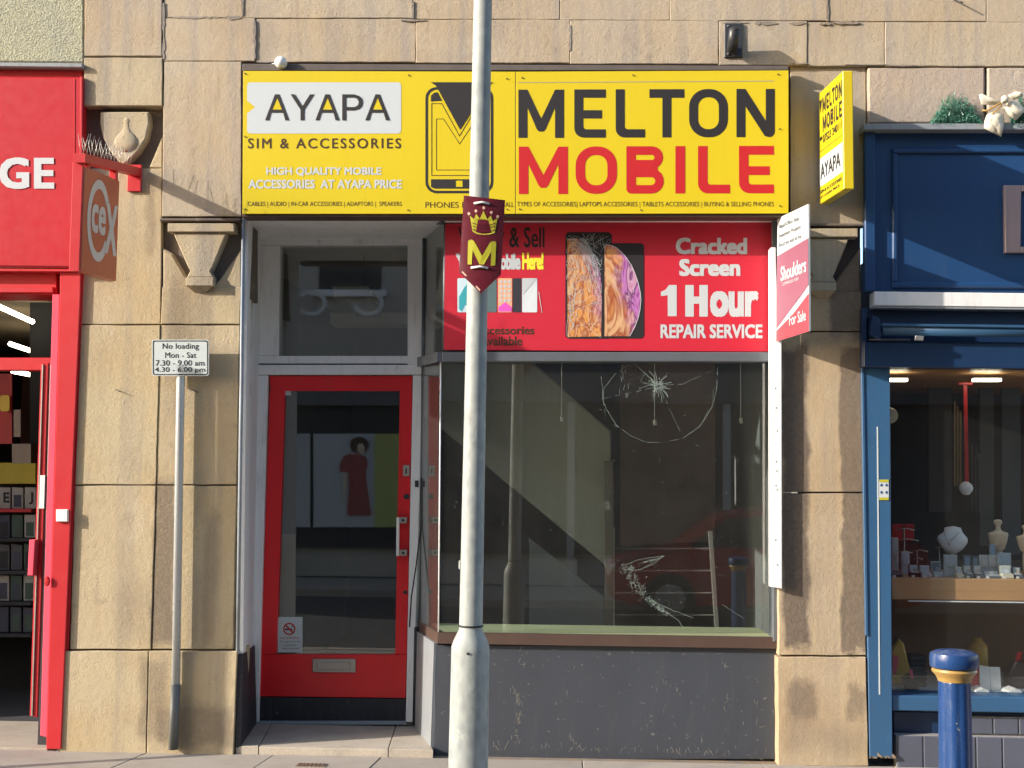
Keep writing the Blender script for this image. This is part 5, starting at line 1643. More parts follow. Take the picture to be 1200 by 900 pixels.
# pilaster
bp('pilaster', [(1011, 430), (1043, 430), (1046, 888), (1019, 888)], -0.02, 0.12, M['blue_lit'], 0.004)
bp('pilaster_bead', [(1009.5, 430), (1012.5, 430), (1017.5, 745), (1014.5, 745)], -0.028, 0.05, M['blue_lit'], 0.002)
bp('pilaster_groove', [(1027.5, 500), (1029, 500), (1031.5, 814), (1030, 814)], -0.0225, -0.018, M['sign_grey'], 0)
rt = random.Random(9)
for i in range(11):
    x = 1019 + i * 2.6 + rt.uniform(-1, 1)
    h_ = rt.choice((2, 3, 4, 8)) * rt.uniform(.6, 1)
    bp('peeled_paint', [(x, 889 - h_), (x + 1.2, 887 - h_ * .5), (x + 3.6, 888 - h_ * .3), (x + 4.0, 889), (x - .5, 889)], -0.0235, -0.019, M['mortar'] if i % 3 else M['wood_trim'], 0)
# window frame parts
bp('bottom_rail', [(1045, 815), (1330, 819), (1330, 838), (1045, 833)], 0.0, 0.2, M['blue_lit'], 0.006)
bp('under_rail', [(1047, 834), (1330, 838), (1330, 893), (1048, 893)], 0.09, 0.2, M['blue_shaded'], 0.002)
jp = bp('window_pane', [(1043, 432), (1330, 434), (1330, 819), (1045, 816)], 0.13, 0.136, M['glass_blue'], 0)
# tiles
tj = [1048, 1079, 1109, 1141, 1172, 1204, 1236, 1268]
zt0, zt1 = 0.0, P(1100, 862.5, 0.0).z
prism('tile_bed', [(Xp(1050, .02, 880), -0.02), (Xp(1330, .02, 880), -0.02), (Xp(1330, .02, 880), zt1 - .002), (Xp(1050, .02, 880), zt1 - .002)], 0.012, 0.092, M['grout'], bs)
prism('tile_bed', [(Xp(1132, .06, 880), zt1), (Xp(1330, .06, 880), zt1), (Xp(1330, .06, 880), P(1100, 839, .06).z), (Xp(1132, .06, 880), P(1100, 839, .06).z)], 0.062, 0.088, M['grout'], bs)
tme = {}
for i in range(len(tj) - 1):
    a, b = Xp(tj[i] + 3, 0.0, 880), Xp(tj[i + 1] + 3, 0.0, 880)
    prism('tile', inset([(a, -0.01), (b, -0.01), (b, zt1), (a, zt1)], 0.0035), 0.0, 0.02, M['tile'], bs, 0.004)
for i, (l, r) in enumerate(zip([1136, 1164, 1194, 1224], [1164, 1194, 1224, 1254])):
    a, b = Xp(l, 0.05, 850), Xp(r, 0.05, 850)
    prism('tile', inset([(a, zt1 + .003), (b, zt1 + .003), (b, P(1100, 840, .05).z), (a, P(1100, 840, .05).z)], 0.003), 0.05, 0.07, M['tile'], bs, 0.004)
# sticker on pilaster
stk = thing('parking_sticker', 'small blue and yellow sticker on the blue pilaster', 'sticker', tuple(P(1036, 586, -.02)))
boxp('sticker_card', 1030.5, 562, 1041.5, 586, -0.0235, -0.02, M['card'], stk, 0)
mp = PX(-0.025)
flats('yellow_bars', [[rrect(1030.5, 562, 1041.5, 565, .3)], [rrect(1030.5, 583, 1041.5, 586, .3)]], mp, M['gold_print'], stk)
flats('blue_dots', [[ell(x, y, 1.5, 1.7, 10)] for x in (1033, 1039) for y in (568.5, 577)], mp, M['blue_lit'], stk)

# jeweller interior
JI = paint('jeweller_backdrop', (0.06, 0.052, 0.055), 0.9, 0.2)
JW = paint('jeweller_side_wood', (0.30, 0.17, 0.08), 0.7, 0.15)
xa, xb_ = Xp(1042, 0.2), 5.2
for nm, a, m in (('jeweller_wall', (xa - .06, xa, 0.2, 3, 0, 3.1), JI), ('jeweller_wall', (xa, xb_, 2.2, 2.3, 0, 3.1), JI), ('jeweller_ceiling', (xa, xb_, 0.14, 2.2, P(1100, 434, .2).z, P(1100, 434, .2).z + .06), M['shelf_wood'])):
    o = box(nm, *a, m, None, 0); o['kind'] = 'structure'
for i, (a, b) in enumerate([(1036, 1064), (1142, 1174), (1215, 1250)]):
    o = boxp('strip_light', a, 443.2, b, 446.6, 0.35, 0.40, M['tube_light'], None, 0.003)
    tag(o, ['short lit strip light at the left top of the jewellery window', 'short lit strip light above the red hanging ribbon to its right', 'lit strip light beyond the right edge of the jewellery window'][i], 'light', 'strip lights in the jewellery window')
shz = P(1100, 678, 0.16).z
shz0 = P(1100, 703, 0.16).z
sw = thing('display_shelf', 'thick warm wooden display shelf across the jewellery window', 'shelf', (Xp(1100, .2), 0.2, shz0))
box('shelf_board', xa, xb_, 0.16, 1.0, shz0, shz, M['shelf_wood'], sw, 0.003)
box('light_strip', Xp(1063, .15), xb_, 0.146, 0.158, shz0 - 0.012, shz0 - 0.004, M['white_paint'], sw, 0.001)
lf = P(1100, 812, 0.16).z
lf_ = box('window_bed', xa, xb_, 0.141, 1.2, lf - 0.05, lf, M['card'], bs, 0.003)
box('lower_backdrop', xa, xb_, 1.1, 1.14, lf, shz0, JW, bs, 0)
YI = 0.42
def item(nm, lab, cat, px, py, Y=YI, group=None): return thing(nm, lab, cat, tuple(P(px, py, Y)), group)
def standZ(base, Y):  return P(base[0], base[1], Y)


def onshelf(px, Y, z=None):
    """x of that pixel column at depth Y on the shelf"""
    return P(px, 660, Y).x


def itembox(lab, px0, px1, hpx, Y, mat, mat2=None, grp=None, nm='ring_box', cat='jewellery box', z0=None, lid=True):
    z0 = shz if z0 is None else z0
    x0, x1 = onshelf(px0, Y), onshelf(px1, Y)
    h_ = hpx * (Y - CAMY) / F
    t = thing(nm, lab, cat, ((x0 + x1) / 2, Y, z0), grp)
    if lid:
        box('base', x0, x1, Y, Y + 0.06, z0, z0 + h_ * .35, mat, t, 0.003)
        box('lid', x0 + .001, x1 - .001, Y + 0.05, Y + 0.065, z0 + h_ * .35, z0 + h_, mat, t, 0.003)
        box('pad', x0 + .008, x1 - .008, Y + 0.006, Y + 0.045, z0 + h_ * .35, z0 + h_ * .35 + .006, mat2 or M['dark'], t, 0.001)
        box('lining', x0 + .006, x1 - .006, Y + 0.046, Y + 0.05, z0 + h_ * .4, z0 + h_ * .95, mat2 or M['dark'], t, 0.001)
        xm_ = (x0 + x1) / 2
        tube('ring', [(xm_ + .009 * math.cos(a_), Y + .022, z0 + h_ * .35 + .014 + .009 * math.sin(a_)) for a_ in [k * .7 for k in range(10)]], .0022, M['gold'] if int(px0) % 2 else M['bust_white'], t, 5)
        box('price_tag', x0 + .004, x0 + .022, Y - .012, Y - .009, z0, z0 + .012, M['white_paint'], t, 0)
    else:
        if h_ > .1:
            tube('chain', [(x0 + (x1 - x0) * f_, Y - .006, z0 + h_ * (.8 - 1.6 * f_ * (1 - f_))) for f_ in (.2, .35, .5, .65, .8)], .0018, M['gold'], t, 5)
        box('card', x0, x1, Y, Y + 0.012, z0, z0 + h_, mat, t, 0.002)
        box('inset', x0 + .008, x1 - .008, Y - .003, Y, z0 + .01, z0 + h_ - .01, mat2 or M['dark'], t, 0.001)
    return t


bluec = paint('pale_blue_card', (0.30, 0.42, 0.55), 0.5, 0.08)
greyb = paint('dark_grey_box', (0.12, 0.15, 0.19), 0.4, 0.1)
whitb = paint('pale_grey_box', (0.50, 0.54, 0.56), 0.5, 0.08)
g1 = 'jewellery boxes on the window shelf'
itembox('white clear edged box at the left of the shelf front row', 1080, 1092, 13, .24, whitb, M['card'], g1)
itembox('silver framed box left of the necklace card', 1094, 1105, 17, .30, whitb, greyb, g1)
itembox('wide pale card holding a small necklace below the white bust', 1106, 1122, 25, .34, whitb, M['card'], g1, lid=False)
itembox('tan tipped pale box right beside the necklace card', 1122, 1130, 12, .24, M['bust_tan'], whitb, g1)
itembox('small dark ring box, left one of the open pair in front', 1131, 1141, 14, .24, greyb, whitb, g1)
itembox('small dark ring box, right one of the open pair in front', 1143, 1153, 14, .24, greyb, whitb, g1)
itembox('grey blue box standing back left behind the ring boxes', 1129, 1138, 24, .40, greyb, bluec, g1, lid=False)
itembox('grey blue box standing back right behind the ring boxes', 1139, 1147, 23, .40, greyb, bluec, g1, lid=False)
itembox('pale green grey card behind, left of the two', 1148, 1158, 25, .36, whitb, M['card'], g1, lid=False)
itembox('pale green grey card behind, right of the two', 1158.5, 1169, 25, .36, whitb, M['card'], g1, lid=False)
itembox('large light blue card at the right of the shelf', 1170, 1185, 28, .33, bluec, bluec, g1, lid=False)
itembox('small blue card standing highest beside the tan torso', 1160, 1167, 36, .44, bluec, bluec, g1, lid=False)
itembox('cream open box at the front right of the shelf', 1174, 1188, 14, .24, paint('cream_box', (0.62, 0.60, 0.48), 0.5), whitb, g1)
itembox('low dark tray with a white ring roll near the cream box', 1154, 1173, 8, .24, greyb, whitb, g1)
itembox('dark box with pale rings at the right edge', 1189, 1199, 12, .26, greyb, whitb, g1)
itembox('grey card strip at the far left of the shelf', 1045, 1053, 42, .50, whitb, M['card'], g1, lid=False)
itembox('low black tray at the far left of the shelf front', 1045, 1058, 7, .24, M['dark'], greyb, g1)
itembox('tall grey card left of the white boxes', 1056, 1066, 27, .42, M['card'], whitb, g1, lid=False)
itembox('black ring box holding a pale stone', 1067, 1079, 14, .26, M['dark'], whitb, g1)
# chrome tree displays
def jtree(lab, px, hpx, Y, arms):
    z0 = shz
    x = onshelf(px, Y)
    sc = (Y - CAMY) / F
    t = thing('jewellery_stand', lab, 'jewellery stand', (x, Y, z0), 'chrome jewellery stands')
    tube('stem', [(x, Y, z0), (x, Y, z0 + hpx * sc)], 0.004, M['steel'], t, 6)
    for (dx0, dx1, hh) in arms:
        tube('arm', [(x + dx0 * sc, Y, z0 + hh * sc), (x + (dx0 + dx1) / 2 * sc, Y - .02, z0 + (hh + 2) * sc), (x + dx1 * sc, Y, z0 + hh * sc)], 0.004, M['steel'], t, 6)
    lathe('foot', [(0.03, 0.0), (0.03, 0.006), (0.006, 0.01)], (x, Y, z0), M['steel'], t, 14)
jtree('branched chrome stand at the dark left of the shelf', 1060, 52, .55, [(-10, 12, 50), (-8, 16, 38), (-9, 9, 24)])
jtree('small white T shaped stand left of the white bust', 1101, 32, .45, [(-4, 4, 31)])
jtree('low chrome stand between the black box and red cards', 1075, 26, .60, [(-6, 12, 25), (-4, 6, 16)])
# white flat bust
Yb = 0.42
t = item('necklace_bust', 'white padded necklace bust in the jewellery window', 'display bust', 1116, 650, Yb, 'display busts')
bo = [(1107, 618), (1117, 616.5), (1126, 618.5), (1128, 624), (1134, 631), (1134, 636), (1129, 643), (1121, 648.5), (1115, 649.5), (1109, 648), (1103, 641), (1098, 632), (1099, 628), (1106, 623)]
bm = bmesh.new()
cpt = Vector((sum(p[0] for p in bo) / len(bo), sum(p[1] for p in bo) / len(bo)))
rings = []
for f, dy in ((1.0, 0.03), (1.0, 0.0), (0.9, -0.018), (0.6, -0.034), (0.25, -0.04)):
    rings.append([bm.verts.new(P(cpt.x + (p[0] - cpt.x) * f, cpt.y + (p[1] - cpt.y) * f, Yb + dy)) for p in bo])
for a, b in zip(rings, rings[1:]):
    for i in range(len(bo)):
        j = (i + 1) % len(bo)
        bm.faces.new((a[i], a[j], b[j], b[i]))
bm.faces.new(rings[0]); bm.faces.new(rings[-1])
from_bm('bust', bm, M['bust_white'], t, True)
tube('chain', [P(1106, 624, Yb - .035), P(1109, 631, Yb - .045), P(1112, 636, Yb - .05), P(1117, 631, Yb - .045), P(1125, 624, Yb - .035)], 0.0018, M['steel'], t, 5)
tube('pendant', [P(1112, 636, Yb - .05), P(1112, 639, Yb - .05)], 0.004, M['gold'], t, 6)
tube('easel', [P(1116, 648, Yb + 0.02), (P(1116, 648, Yb).x, Yb + .02, shz)], 0.006, M['bust_white'], t, 6)


def torso(lab, px, y_top, y_bot, w_, Y, mat, cut=False):
    sc = (Y - CAMY) / F
    c = P(px, y_bot, Y)
    h_ = (y_bot - y_top) * sc
    t = thing('torso_bust', lab, 'display bust', tuple(c), 'display busts')
    prof = [(0.35, 0.0), (0.62, .08), (0.86, .3), (1.0, .52), (0.98, .58), (.42, .64), (.27, .70), (.25, .80), (.38, .88), (.45, .94), (.28, 1.0), (.05, 1.01)]
    bm = bmesh.new()
    bm_lathe(bm, [(r * w_ / 2 * sc, hh * h_) for r, hh in prof], c, 18, 'Z', 1.0, .6)
    from_bm('bust', bm, mat, t, True)
    tube('pedestal', [c, (c.x, c.y, shz)], 0.025, mat, t, 10)
torso('tan headless torso bust with short neck in the jewellery window', 1170, 610, 646, 23, .5, M['bust_tan'])
torso('tan torso bust cut by the right edge of the picture', 1203, 616, 648, 22, .5, M['bust_tan'])
# hanging pot on a red ribbon
hg = item('hanging_ornament', 'white rounded ornament hanging from a red ribbon in the jewellery window', 'ornament', 1131, 580, .5)
a = P(1131, 446, .5); b = P(1131, 566, .5)
bm = bmesh.new(); bm_box(bm, a.x - .012, a.x + .012, .498, .502, b.z, a.z - .02, 0)
from_bm('ribbon', bm, M['print_red'], hg)
bm = bmesh.new(); bm_box(bm, a.x - .045, a.x + .045, .49, .505, a.z - .03, a.z - .01, 0.005)
from_bm('bow', bm, M['print_red'], hg)
lathe('ornament_body', [(.001, -.045), (.02, -.042), (.038, -.02), (.044, .0), (.036, .022), (.02, .036), (.008, .042)], P(1132, 572, .5), M['bust_white'], hg, 16)
gd = item('wall_disc', 'small cream round plate at the top left of the jewellery window', 'plate', 1044, 487, .3)
lathe('disc', [(.02, -.02), (.045, -.012), (.05, 0.0)], P(1043, 487, .3), M['bust_tan'], gd, 18, 'Y')
for i, (a, b) in enumerate([(1046, 1058), (1060, 1071)]):
    o = boxp('red_card', a, 614, b, 634, .9, .92, M['print_red'], None, 0.002)
    tag(o, ['dim red card at the left back of the jewellery window', 'dim red card marked E at the back, right of the other'][i], 'card', 'dim red cards')
mid = [(1118, 1128, 470, 570, (0.16, 0.11, 0.05), 'tall brown hanging strips left behind the ribbon'), (1138, 1150, 520, 600, (0.03, 0.03, 0.04), 'dark hanging clutter right of the red ribbon')]
for a, b, c, d, col, lab in mid:
    for k in range(3):
        w1 = (b - a) / 3
        o = boxp('hanging_strip', a + k * w1, c + k * 6, a + k * w1 + w1 * .6, d, .9, .91, paint('strip', col, 0.6, 0.2), None, 0.001)
        tag(o, lab.replace('strips', 'strip') + ', ' + ['left', 'middle', 'right'][k] + ' one of three', 'strip', lab)
# added backdrop panels standing in for images mirrored in the glass
for i, (a, b, c, d, col, lab) in enumerate([(1148, 1165, 455, 640, (0.10, 0.12, 0.14), 'left grey blue curtain panel at the back of the jewellery window'), (1174, 1196, 455, 650, (0.10, 0.13, 0.17), 'right grey blue curtain panel at the back of the jewellery window'), (1088, 1115, 446, 600, (0.07, 0.07, 0.085), 'dark curtain panel left of the red ribbon')]):
    o = boxp('reflection_panel', a, c, b, d, 1.6, 1.63, paint('reflection', col, 0.8, 0.15), None, 0.002); tag(o, lab, 'reflection', 'curtain panels')

# lower display
zl = lf
def lowx(px, Y): return P(px, 780, Y).x
bag = thing('yellow_bag', 'yellow peaked handbag with a price label in the lower window', 'handbag', (lowx(1052, .4), .4, zl))
zt_ = P(1052, 748, .4).z
prism('bag_body', [(lowx(1040, .4), zl), (lowx(1066, .4), zl + .04), (lowx(1066, .4), zl + .11), (lowx(1059, .4), zt_ - .03), (lowx(1053, .4), zt_), (lowx(1042, .4), zt_ - .09)], 0.38, 0.48, M['vase'], bag, 0.012)
prism('price_label', [(lowx(1045, .37), zl + .09), (lowx(1050, .37), zl + .08), (lowx(1053, .37), zl + .18), (lowx(1047, .37), zl + .2)], 0.366, 0.37, M['shop_pink'], bag)
tube('handle', [(lowx(1046, .42), .43, zt_ - .04), (lowx(1050, .42), .43, zt_ + .02), (lowx(1054, .42), .43, zt_ - .0)], .005, M['brown_wood'], bag, 6)
vs = thing('yellow_vase', 'tall mustard yellow vase behind the blue bollard in the lower window', 'vase', (lowx(1146, .55), .55, zl))
vb = P(1146, 747, .55).z - zl
s_ = (0.55 - CAMY) / F
lathe('vase_body', [(8 * s_, 0), (10 * s_, .02), (11 * s_, vb * .3), (11.5 * s_, vb * .72), (10.5 * s_, vb * .84), (5.5 * s_, vb * .93), (4.6 * s_, vb * .96), (5.4 * s_, vb)], (lowx(1146, .55), .55, zl), M['vase'], vs, 20)
pb = thing('stacked_black_trays', 'stack of black trays left of the blue bollard in the window', 'tray', (lowx(1076, .4), .4, zl), None)
for k in range(6):
    box('tray', lowx(1066, .4), lowx(1085, .4), .38, .5, zl + k * .033, zl + k * .033 + .027, M['dark'], pb, 0.003)
pb = thing('black_shoulder_bag', 'small black bag with a pink price label at the window front', 'handbag', (lowx(1066, .25), .25, zl))
prism('bag_body', [(lowx(1062, .25), zl), (lowx(1074, .25), zl), (lowx(1078, .25), zl + .05), (lowx(1068, .25), zl + .1), (lowx(1058, .25), zl + .07)], .22, .3, M['dark'], pb, .01)
prism('price_label', [(lowx(1067, .21), zl + .08), (lowx(1071, .21), zl + .075), (lowx(1069, .21), zl + .13), (lowx(1065, .21), zl + .13)], .212, .216, M['shop_pink'], pb)
cd = thing('folded_card', 'white folded card with a red edge right of the blue bollard', 'card', (lowx(1160, .3), .3, zl))
prism('card_leaf', [(lowx(1148, .3), zl), (lowx(1160, .3), zl), (lowx(1160, .3), zl + .14), (lowx(1148, .3), zl + .15)], .3, .305, M['white_paint'], cd)
prism('card_leaf', [(lowx(1160.4, .3), zl), (lowx(1173, .3), zl), (lowx(1172, .3), zl + .14), (lowx(1160.4, .3), zl + .14)], .302, .307, M['white_paint'], cd)
prism('red_leaf', [(lowx(1138, .3), zl), (lowx(1147, .3), zl), (lowx(1147, .3), zl + .15), (lowx(1138, .3), zl + .13)], .303, .308, M['print_red'], cd)
bg_ = thing('brown_handbag', 'dark brown bag with red price tag at the right of the lower window', 'handbag', (lowx(1192, .4), .4, zl))
prism('bag_body', [(lowx(1180, .4), zl), (lowx(1215, .4), zl), (lowx(1212, .4), zl + .13), (lowx(1190, .4), zl + .17), (lowx(1183, .4), zl + .1)], .38, .5, paint('brown_leather', (0.10, 0.065, 0.05), 0.5), bg_, .012)
prism('price_label', [(lowx(1190, .37), zl + .17), (lowx(1196, .37), zl + .18), (lowx(1198, .37), zl + .23), (lowx(1192, .37), zl + .22)], .366, .37, M['print_red'], bg_)
for i, (a, b) in enumerate([(1140, 1160), (1178, 1198)]):
    o = prism('paper_sheet', [(lowx(a, .2), zl), (lowx(b, .2), zl), (lowx(b - 3, .2), zl + .02), (lowx((a + b) / 2, .2), zl + .03), (lowx(a + 2, .2), zl + .015)], .18, .3, M['white_paint'], None, .004)
    tag(o, ['crumpled white paper beside the red edged card', 'crumpled bright white paper at the right end of the lower window'][i], 'paper', 'papers in the lower window')

# ------------------------------------------------------------------ garland and bow on the cornice
gar = [(1092, 1150, 109, 146, 0), (1184, 1215, 112, 150, 1)]
gm = N('tinsel_green')
gm = gm.base(gm.mix(gm.noise(60, 3, 0.6), (0.02, 0.10, 0.06), (0.10, 0.30, 0.22)), 0.4)
for (a, b, c, d, k) in gar:
    V, Fs = [], []
    rg = random.Random(20 + k)
    for i in range(2600):
        u = rg.uniform(-1, 1)
        px = (a + b) / 2 + u * (b - a) / 2
        hgt = (1 - abs(u) ** 2.2) * (d - c) * (0.82 + 0.18 * math.sin(px * .9))
        py = d - rg.random() * hgt
        y = -0.07 + rg.uniform(-0.06, 0.05)
        p = P(px, py, y)
        ang, el_ = rg.uniform(0, 6.28), rg.uniform(-.6, 1.4)
        l = rg.uniform(.015, .04)
        dv = Vector((math.cos(ang) * math.cos(el_), math.sin(ang) * math.cos(el_), math.sin(el_))) * l
        wv = dv.cross(Vector((rg.uniform(-1, 1), rg.uniform(-1, 1), rg.uniform(-1, 1)))).normalized() * .0025
        n_ = len(V)
        V += [tuple(p - wv), tuple(p + wv), tuple(p + dv)]
        Fs.append((n_, n_ + 1, n_ + 2))
    me = bpy.data.meshes.new('garland'); me.from_pydata(V, [], Fs)
    o = put('garland', me, gm)
    tag(o, ['green tinsel garland clump left of the cream bow', 'green tinsel garland clump right of the cream bow at the edge'][k], 'garland', 'green garland clumps')
bw = thing('ribbon_bow', 'glossy cream satin bow hanging over the blue cornice', 'bow', tuple(P(1172, 158, -.16)))
satin = paint('cream_satin', (0.70, 0.64, 0.50), 0.3, 0.1, 6)


def petal(name, pts, bulge, Y, parent):
    bm = bmesh.new()
    c = Vector((sum(p[0] for p in pts) / len(pts), sum(p[1] for p in pts) / len(pts)))
    rings = []
    for f, dy in ((1, .0), (.8, -bulge * .6), (.45, -bulge)):
        rings.append([bm.verts.new(P(c.x + (p[0] - c.x) * f, c.y + (p[1] - c.y) * f, Y + dy + .012 * math.sin(i * 2.1))) for i, p in enumerate(pts)])
    back = [bm.verts.new(P(p[0], p[1], Y + .01 + .012 * math.sin(i * 2.1))) for i, p in enumerate(pts)]
    rings.insert(0, back)
    for a, b in zip(rings, rings[1:]):
        for i in range(len(pts)):
            j = (i + 1) % len(pts)
            bm.faces.new((a[i], a[j], b[j], b[i]))
    bm.faces.new(rings[0]); bm.faces.new(rings[-1])
    return from_bm(name, bm, satin, parent, True)


petal('tail', [(1156, 135), (1160, 132), (1170, 131), (1176.6, 134), (1177, 142), (1176, 149), (1173.4, 160.5), (1166, 157), (1159, 153.5), (1153, 150), (1153.5, 142)], .022, -.15, bw)
petal('tail', [(1175, 126.5), (1180, 121), (1185, 117.8), (1191.7, 118), (1200, 126), (1200.5, 130.6), (1195, 136.5), (1190, 141.8), (1184, 137), (1178, 130.6)], .02, -.15, bw)
petal('loop', [(1147, 111), (1150, 109.5), (1163, 115), (1173, 120), (1166, 123), (1150, 122.5)], .008, -.12, bw)
petal('loop', [(1181, 112), (1190, 107), (1199, 108), (1198, 113), (1188, 117)], .008, -.12, bw)
petal('knot', [(1173, 114), (1177, 111), (1182, 114), (1182, 120), (1178, 122), (1173, 121)], .018, -.17, bw)
tube('ribbon_strand', [P(1174, 120, -.16), P(1165, 125, -.14), P(1156, 130, -.13), P(1151, 129, -.12)], .006, M['gold'], bw, 6)
tube('ribbon_strand', [P(1174, 122, -.165), P(1168, 130, -.17), P(1162, 133, -.165)], .005, M['gold'], bw, 6)

# ------------------------------------------------------------------ bollard
YO = -2.9
bo_ = thing('street_bollard', 'royal blue fluted iron bollard with a gold neck ring', 'bollard', tuple(P(1120, 905, YO)))
pmo = (YO - CAMY) / F
cb = P(1119, 830, YO)
z = lambda py: P(1118, py, YO).z
bm = bmesh.new()
prof = []
nseg = 64
zs = [(-.02, 20.5), (0.0, 20), (z(800), 17.8), (z(795), 17.6)]
rings = []
for zz, r in zs:
    ring = []
    for i in range(nseg):
        a = 2 * math.pi * i / nseg
        fl_ = 1.0 - 0.075 * (0.5 + 0.5 * math.cos(a * 8)) ** 2 if zz < z(798) else 1.0
        ring.append(bm.verts.new((cb.x + r * pmo * fl_ * math.cos(a), YO + r * pmo * fl_ * math.sin(a), zz)))
    rings.append(ring)
for a, b in zip(rings, rings[1:]):
    for i in range(nseg):
        bm.faces.new((a[i], a[(i + 1) % nseg], b[(i + 1) % nseg], b[i]))
bm.faces.new(rings[0]); bm.faces.new(rings[-1])
from_bm('shaft', bm, M['bollard_blue'], bo_, True)
c0 = (cb.x - .0, YO, 0)
lathe('neck_ring', [(18.2 * pmo, z(798)), (19 * pmo, z(795)), (21 * pmo, z(791)), (24 * pmo, z(788)), (25 * pmo, z(786)), (24 * pmo, z(783.5)), (20 * pmo, z(782))], (cb.x, YO, 0), M['gold'], bo_, 40)
lathe('cap', [(20 * pmo, z(782.5)), (25.5 * pmo, z(782)), (26.8 * pmo, z(780)), (27 * pmo, z(770)), (26 * pmo, z(765.5)), (20 * pmo, z(762.5)), (10 * pmo, z(761)), (.001, z(760.5))], (cb.x, YO, 0), M['bollard_blue'], bo_, 40)

# ------------------------------------------------------------------ across the street (seen in the glass)
YX = -12.6
opp = thing('opposite_building', 'grey rendered building across the street mirrored in the shop glass', 'building', (0, YX, 0))
OW = paint('opposite_render', (0.48, 0.45, 0.40), 0.9, 0.15, 1.0)
OD = paint('opposite_shop_trim', (0.10, 0.11, 0.13), 0.5, 0.15)
box('wall', -16, 16, YX - 6, YX - .3, 0, 10.5, OW, opp, 0)
box('shop_band', -16, 16, YX - .3, YX - .02, 2.95, 3.7, OD, opp, 0.01)
for i in range(13):
    x = -15 + i * 2.5
    box('mullion', x, x + .12, YX - .28, YX - .05, 0.0, 2.95, paint('mullion', (0.42, 0.42, 0.42), 0.5) if i == 0 else bpy.data.materials['mullion'], opp, 0.01)
    box('shop_pane', x + .12, x + 2.5, YX - .2, YX - .18, 0.5, 2.95, M['kick'], opp, 0)
    box('upper_window', x + .6, x + 1.7, YX - .32, YX - .27, 5.0, 6.7, M['kick'], opp, 0)
    box('window_sill', x + .5, x + 1.8, YX - .3, YX - .18, 4.88, 5.0, M['frame_white'], opp, 0.01)
mirror = lambda px, py, g=YD + .02: (lambda v: (v.x, v.z))(P(px, py, 2 * g - YX))
ow = thing('window_poster', 'pale shop window poster of a figure in a red dress across the street', 'poster', (*P(412, 560, 2 * YD - YX)[:1], YX, 1.6))
def opp_shape(name, pts, y, mat):
    q_ = [mirror(*p) for p in pts]
    bm = bmesh.new(); bm_prism(bm, q_, y, y - .01, 0)
    return from_bm(name, bm, mat, ow)
opp_shape('sheet', [(366, 508), (470, 508), (470, 618), (366, 618)], YX - .1, M['print_white'])
opp_shape('green_sheet', [(438, 508), (500, 508), (500, 618), (438, 618)], YX - .085, paint('olive_print', (0.45, 0.50, 0.16), 0.6))
opp_shape('sheet', [(330, 508), (362, 508), (362, 618), (330, 618)], YX - .1, M['card'])
opp_shape('dress', [(401, 535), (408, 532), (420, 532), (428, 536), (430, 545), (427, 552), (429, 570), (434, 604), (405, 604), (409, 570), (407, 553), (398, 553), (397, 545)], YX - .07, paint('dress_print', (0.34, 0.07, 0.07), 0.6))
opp_shape('hair', ell(420, 521, 11, 9.5, 16), YX - .065, M['print_brown'])
opp_shape('face', ell(422, 525, 4.4, 6, 12), YX - .055, M['bust_tan'])
opp_shape('arm', [(402, 553), (406, 553), (405, 572), (402, 585), (400, 583), (401, 570)], YX - .06, M['bust_tan'])

sg = thing('opposite_sign_letters', 'pale round letters on the fascia across the street, mirrored over the door', 'sign letter', (*P(400, 355, 2 * YD - YX)[:1], YX, 3.3))
m2 = lambda x, y: (lambda v: (v.x, v.z))(P(x, y, 2 * (YD + .03) - YX))
for cx_, a0, a1 in ((365, -140, 140), (432, -100, 170)):
    pts_ = ell(cx_, 355, 18, 15, 20, a0, a1) + ell(cx_, 355, 13, 10.5, 20, a0, a1)[::-1]
    bm = bmesh.new(); bm_prism(bm, [m2(*p) for p in pts_], YX + .02, YX - .02, 0)
    from_bm('letter', bm, M['white_paint'], sg)

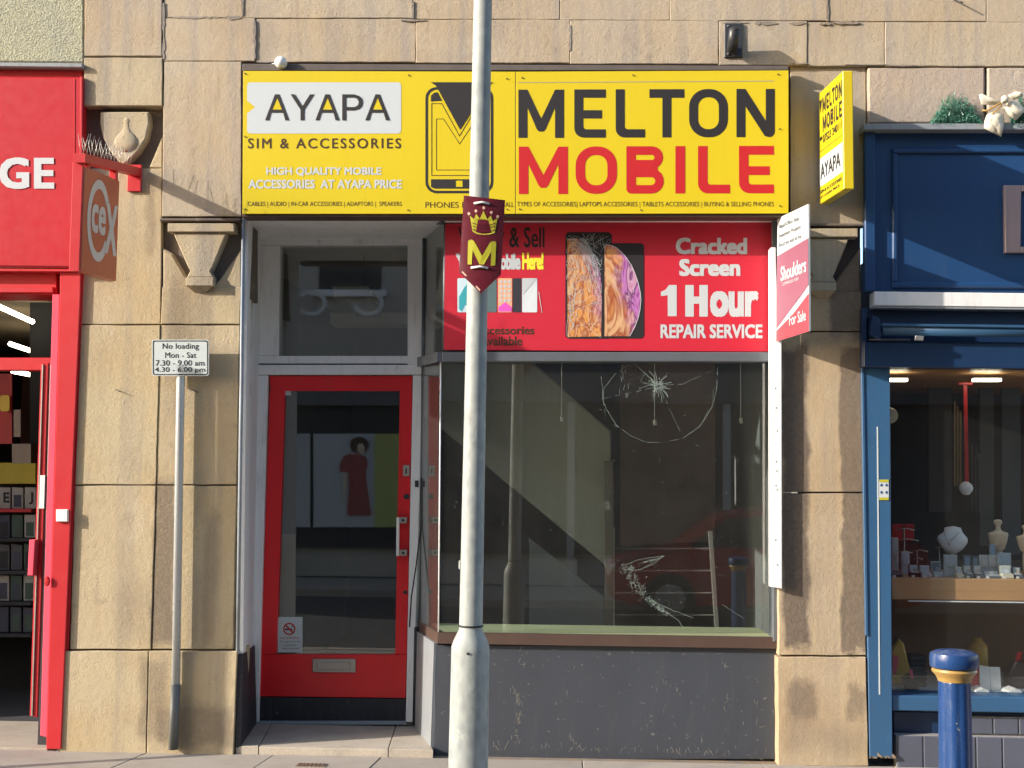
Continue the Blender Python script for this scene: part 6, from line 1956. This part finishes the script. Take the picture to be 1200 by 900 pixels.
# parked red car mirrored in the window
car = thing('parked_car', 'red hatchback parked across the road, mirrored low in the shop window', 'car', (2.6, -9.2, -.12))
cx0, cy0, cz0 = 2.55, -9.2, -0.12
carred = paint('car_red', (0.40, 0.012, 0.02), 0.22, 0.05)
side = [(-2.0, .35), (-2.02, .6), (-1.9, .78), (-1.1, .95), (-.55, 1.38), (-.1, 1.46), (.8, 1.45), (1.5, 1.2), (1.95, 1.0), (2.02, .7), (2.0, .35), (1.75, .25), (-1.75, .25)]
bm = bmesh.new()
ring = []
for yy, f in ((-.84, .97), (-.88, 1.0), (.88, 1.0), (.84, .97)):
    ring.append([bm.verts.new((cx0 + p[0] * f, cy0 + yy * (0.86 if p[1] > 1.1 else 1), cz0 + p[1] * f)) for p in side])
for a, b in zip(ring, ring[1:]):
    for i in range(len(side)):
        j = (i + 1) % len(side)
        bm.faces.new((a[i], a[j], b[j], b[i]))
for rg_ in (ring[0], ring[-1]):
    bm.faces.new(rg_)
from_bm('body', bm, carred, car)
for s, yy in ((1, .79), (-1, -.79)):
    for pts in ([(-1.0, .98), (-.52, 1.33), (-.05, 1.38), (-.05, .98)], [(.03, .98), (.03, 1.38), (.75, 1.38), (1.35, 1.15), (1.4, .98)]):
        prism('side_window', [(cx0 + p[0], cz0 + p[1]) for p in pts], cy0 + yy * .985, cy0 + yy * 1.02 + s * .03, M['kick'], car)
for wx in (-1.25, 1.25):
    for s in (-1, 1):
        wh = lathe('wheel', [(.2, -.1), (.31, -.1), (.325, -.06), (.325, .06), (.31, .1), (.2, .1)], (cx0 + wx, cy0 + s * .83, cz0 + .325), M['dark'], car, 28, 'Y')
        lathe('wheel_rim', [(.05, .112 * s), (.19, .105 * s), (.2, .09 * s)], (cx0 + wx, cy0 + s * .83, cz0 + .325), M['steel'], wh, 24, 'Y')
        bm = bmesh.new()
        for k in range(7):
            a = 2 * math.pi * k / 7
            p0 = Vector((cx0 + wx, cy0 + s * .94, cz0 + .325))
            bm_tube(bm, [p0, p0 + Vector((math.cos(a) * .2, 0, math.sin(a) * .2))], .016, 5)
        from_bm('wheel_spokes', bm, M['steel'], wh)
for s in (-.6, .6):
    box('headlight', cx0 - 2.03, cx0 - 1.9, cy0 + s - .16, cy0 + s + .16, cz0 + .6, cz0 + .74, M['white_paint'], car, .02)

# slim capped pole beyond the left edge whose long shadow crosses the pilaster
pp = 0.82
px_ = Xp(264, 0.0, 600) - 2.4 * pp
sp_ = thing('signless_pole', 'slim grey capped pole on the pavement left of the view', 'pole', (px_, -pp, 0))
zt_ = P(264, 452, 0).z + .96 * pp
lathe('shaft', [(.032, -.01), (.032, zt_ - .01), (.030, zt_)], (px_, -pp, 0), M['galv'], sp_, 20)
lathe('cap', [(.034, zt_ - .04), (.034, zt_ + .004), (.02, zt_ + .012)], (px_, -pp, 0), M['black_metal'], sp_, 20)
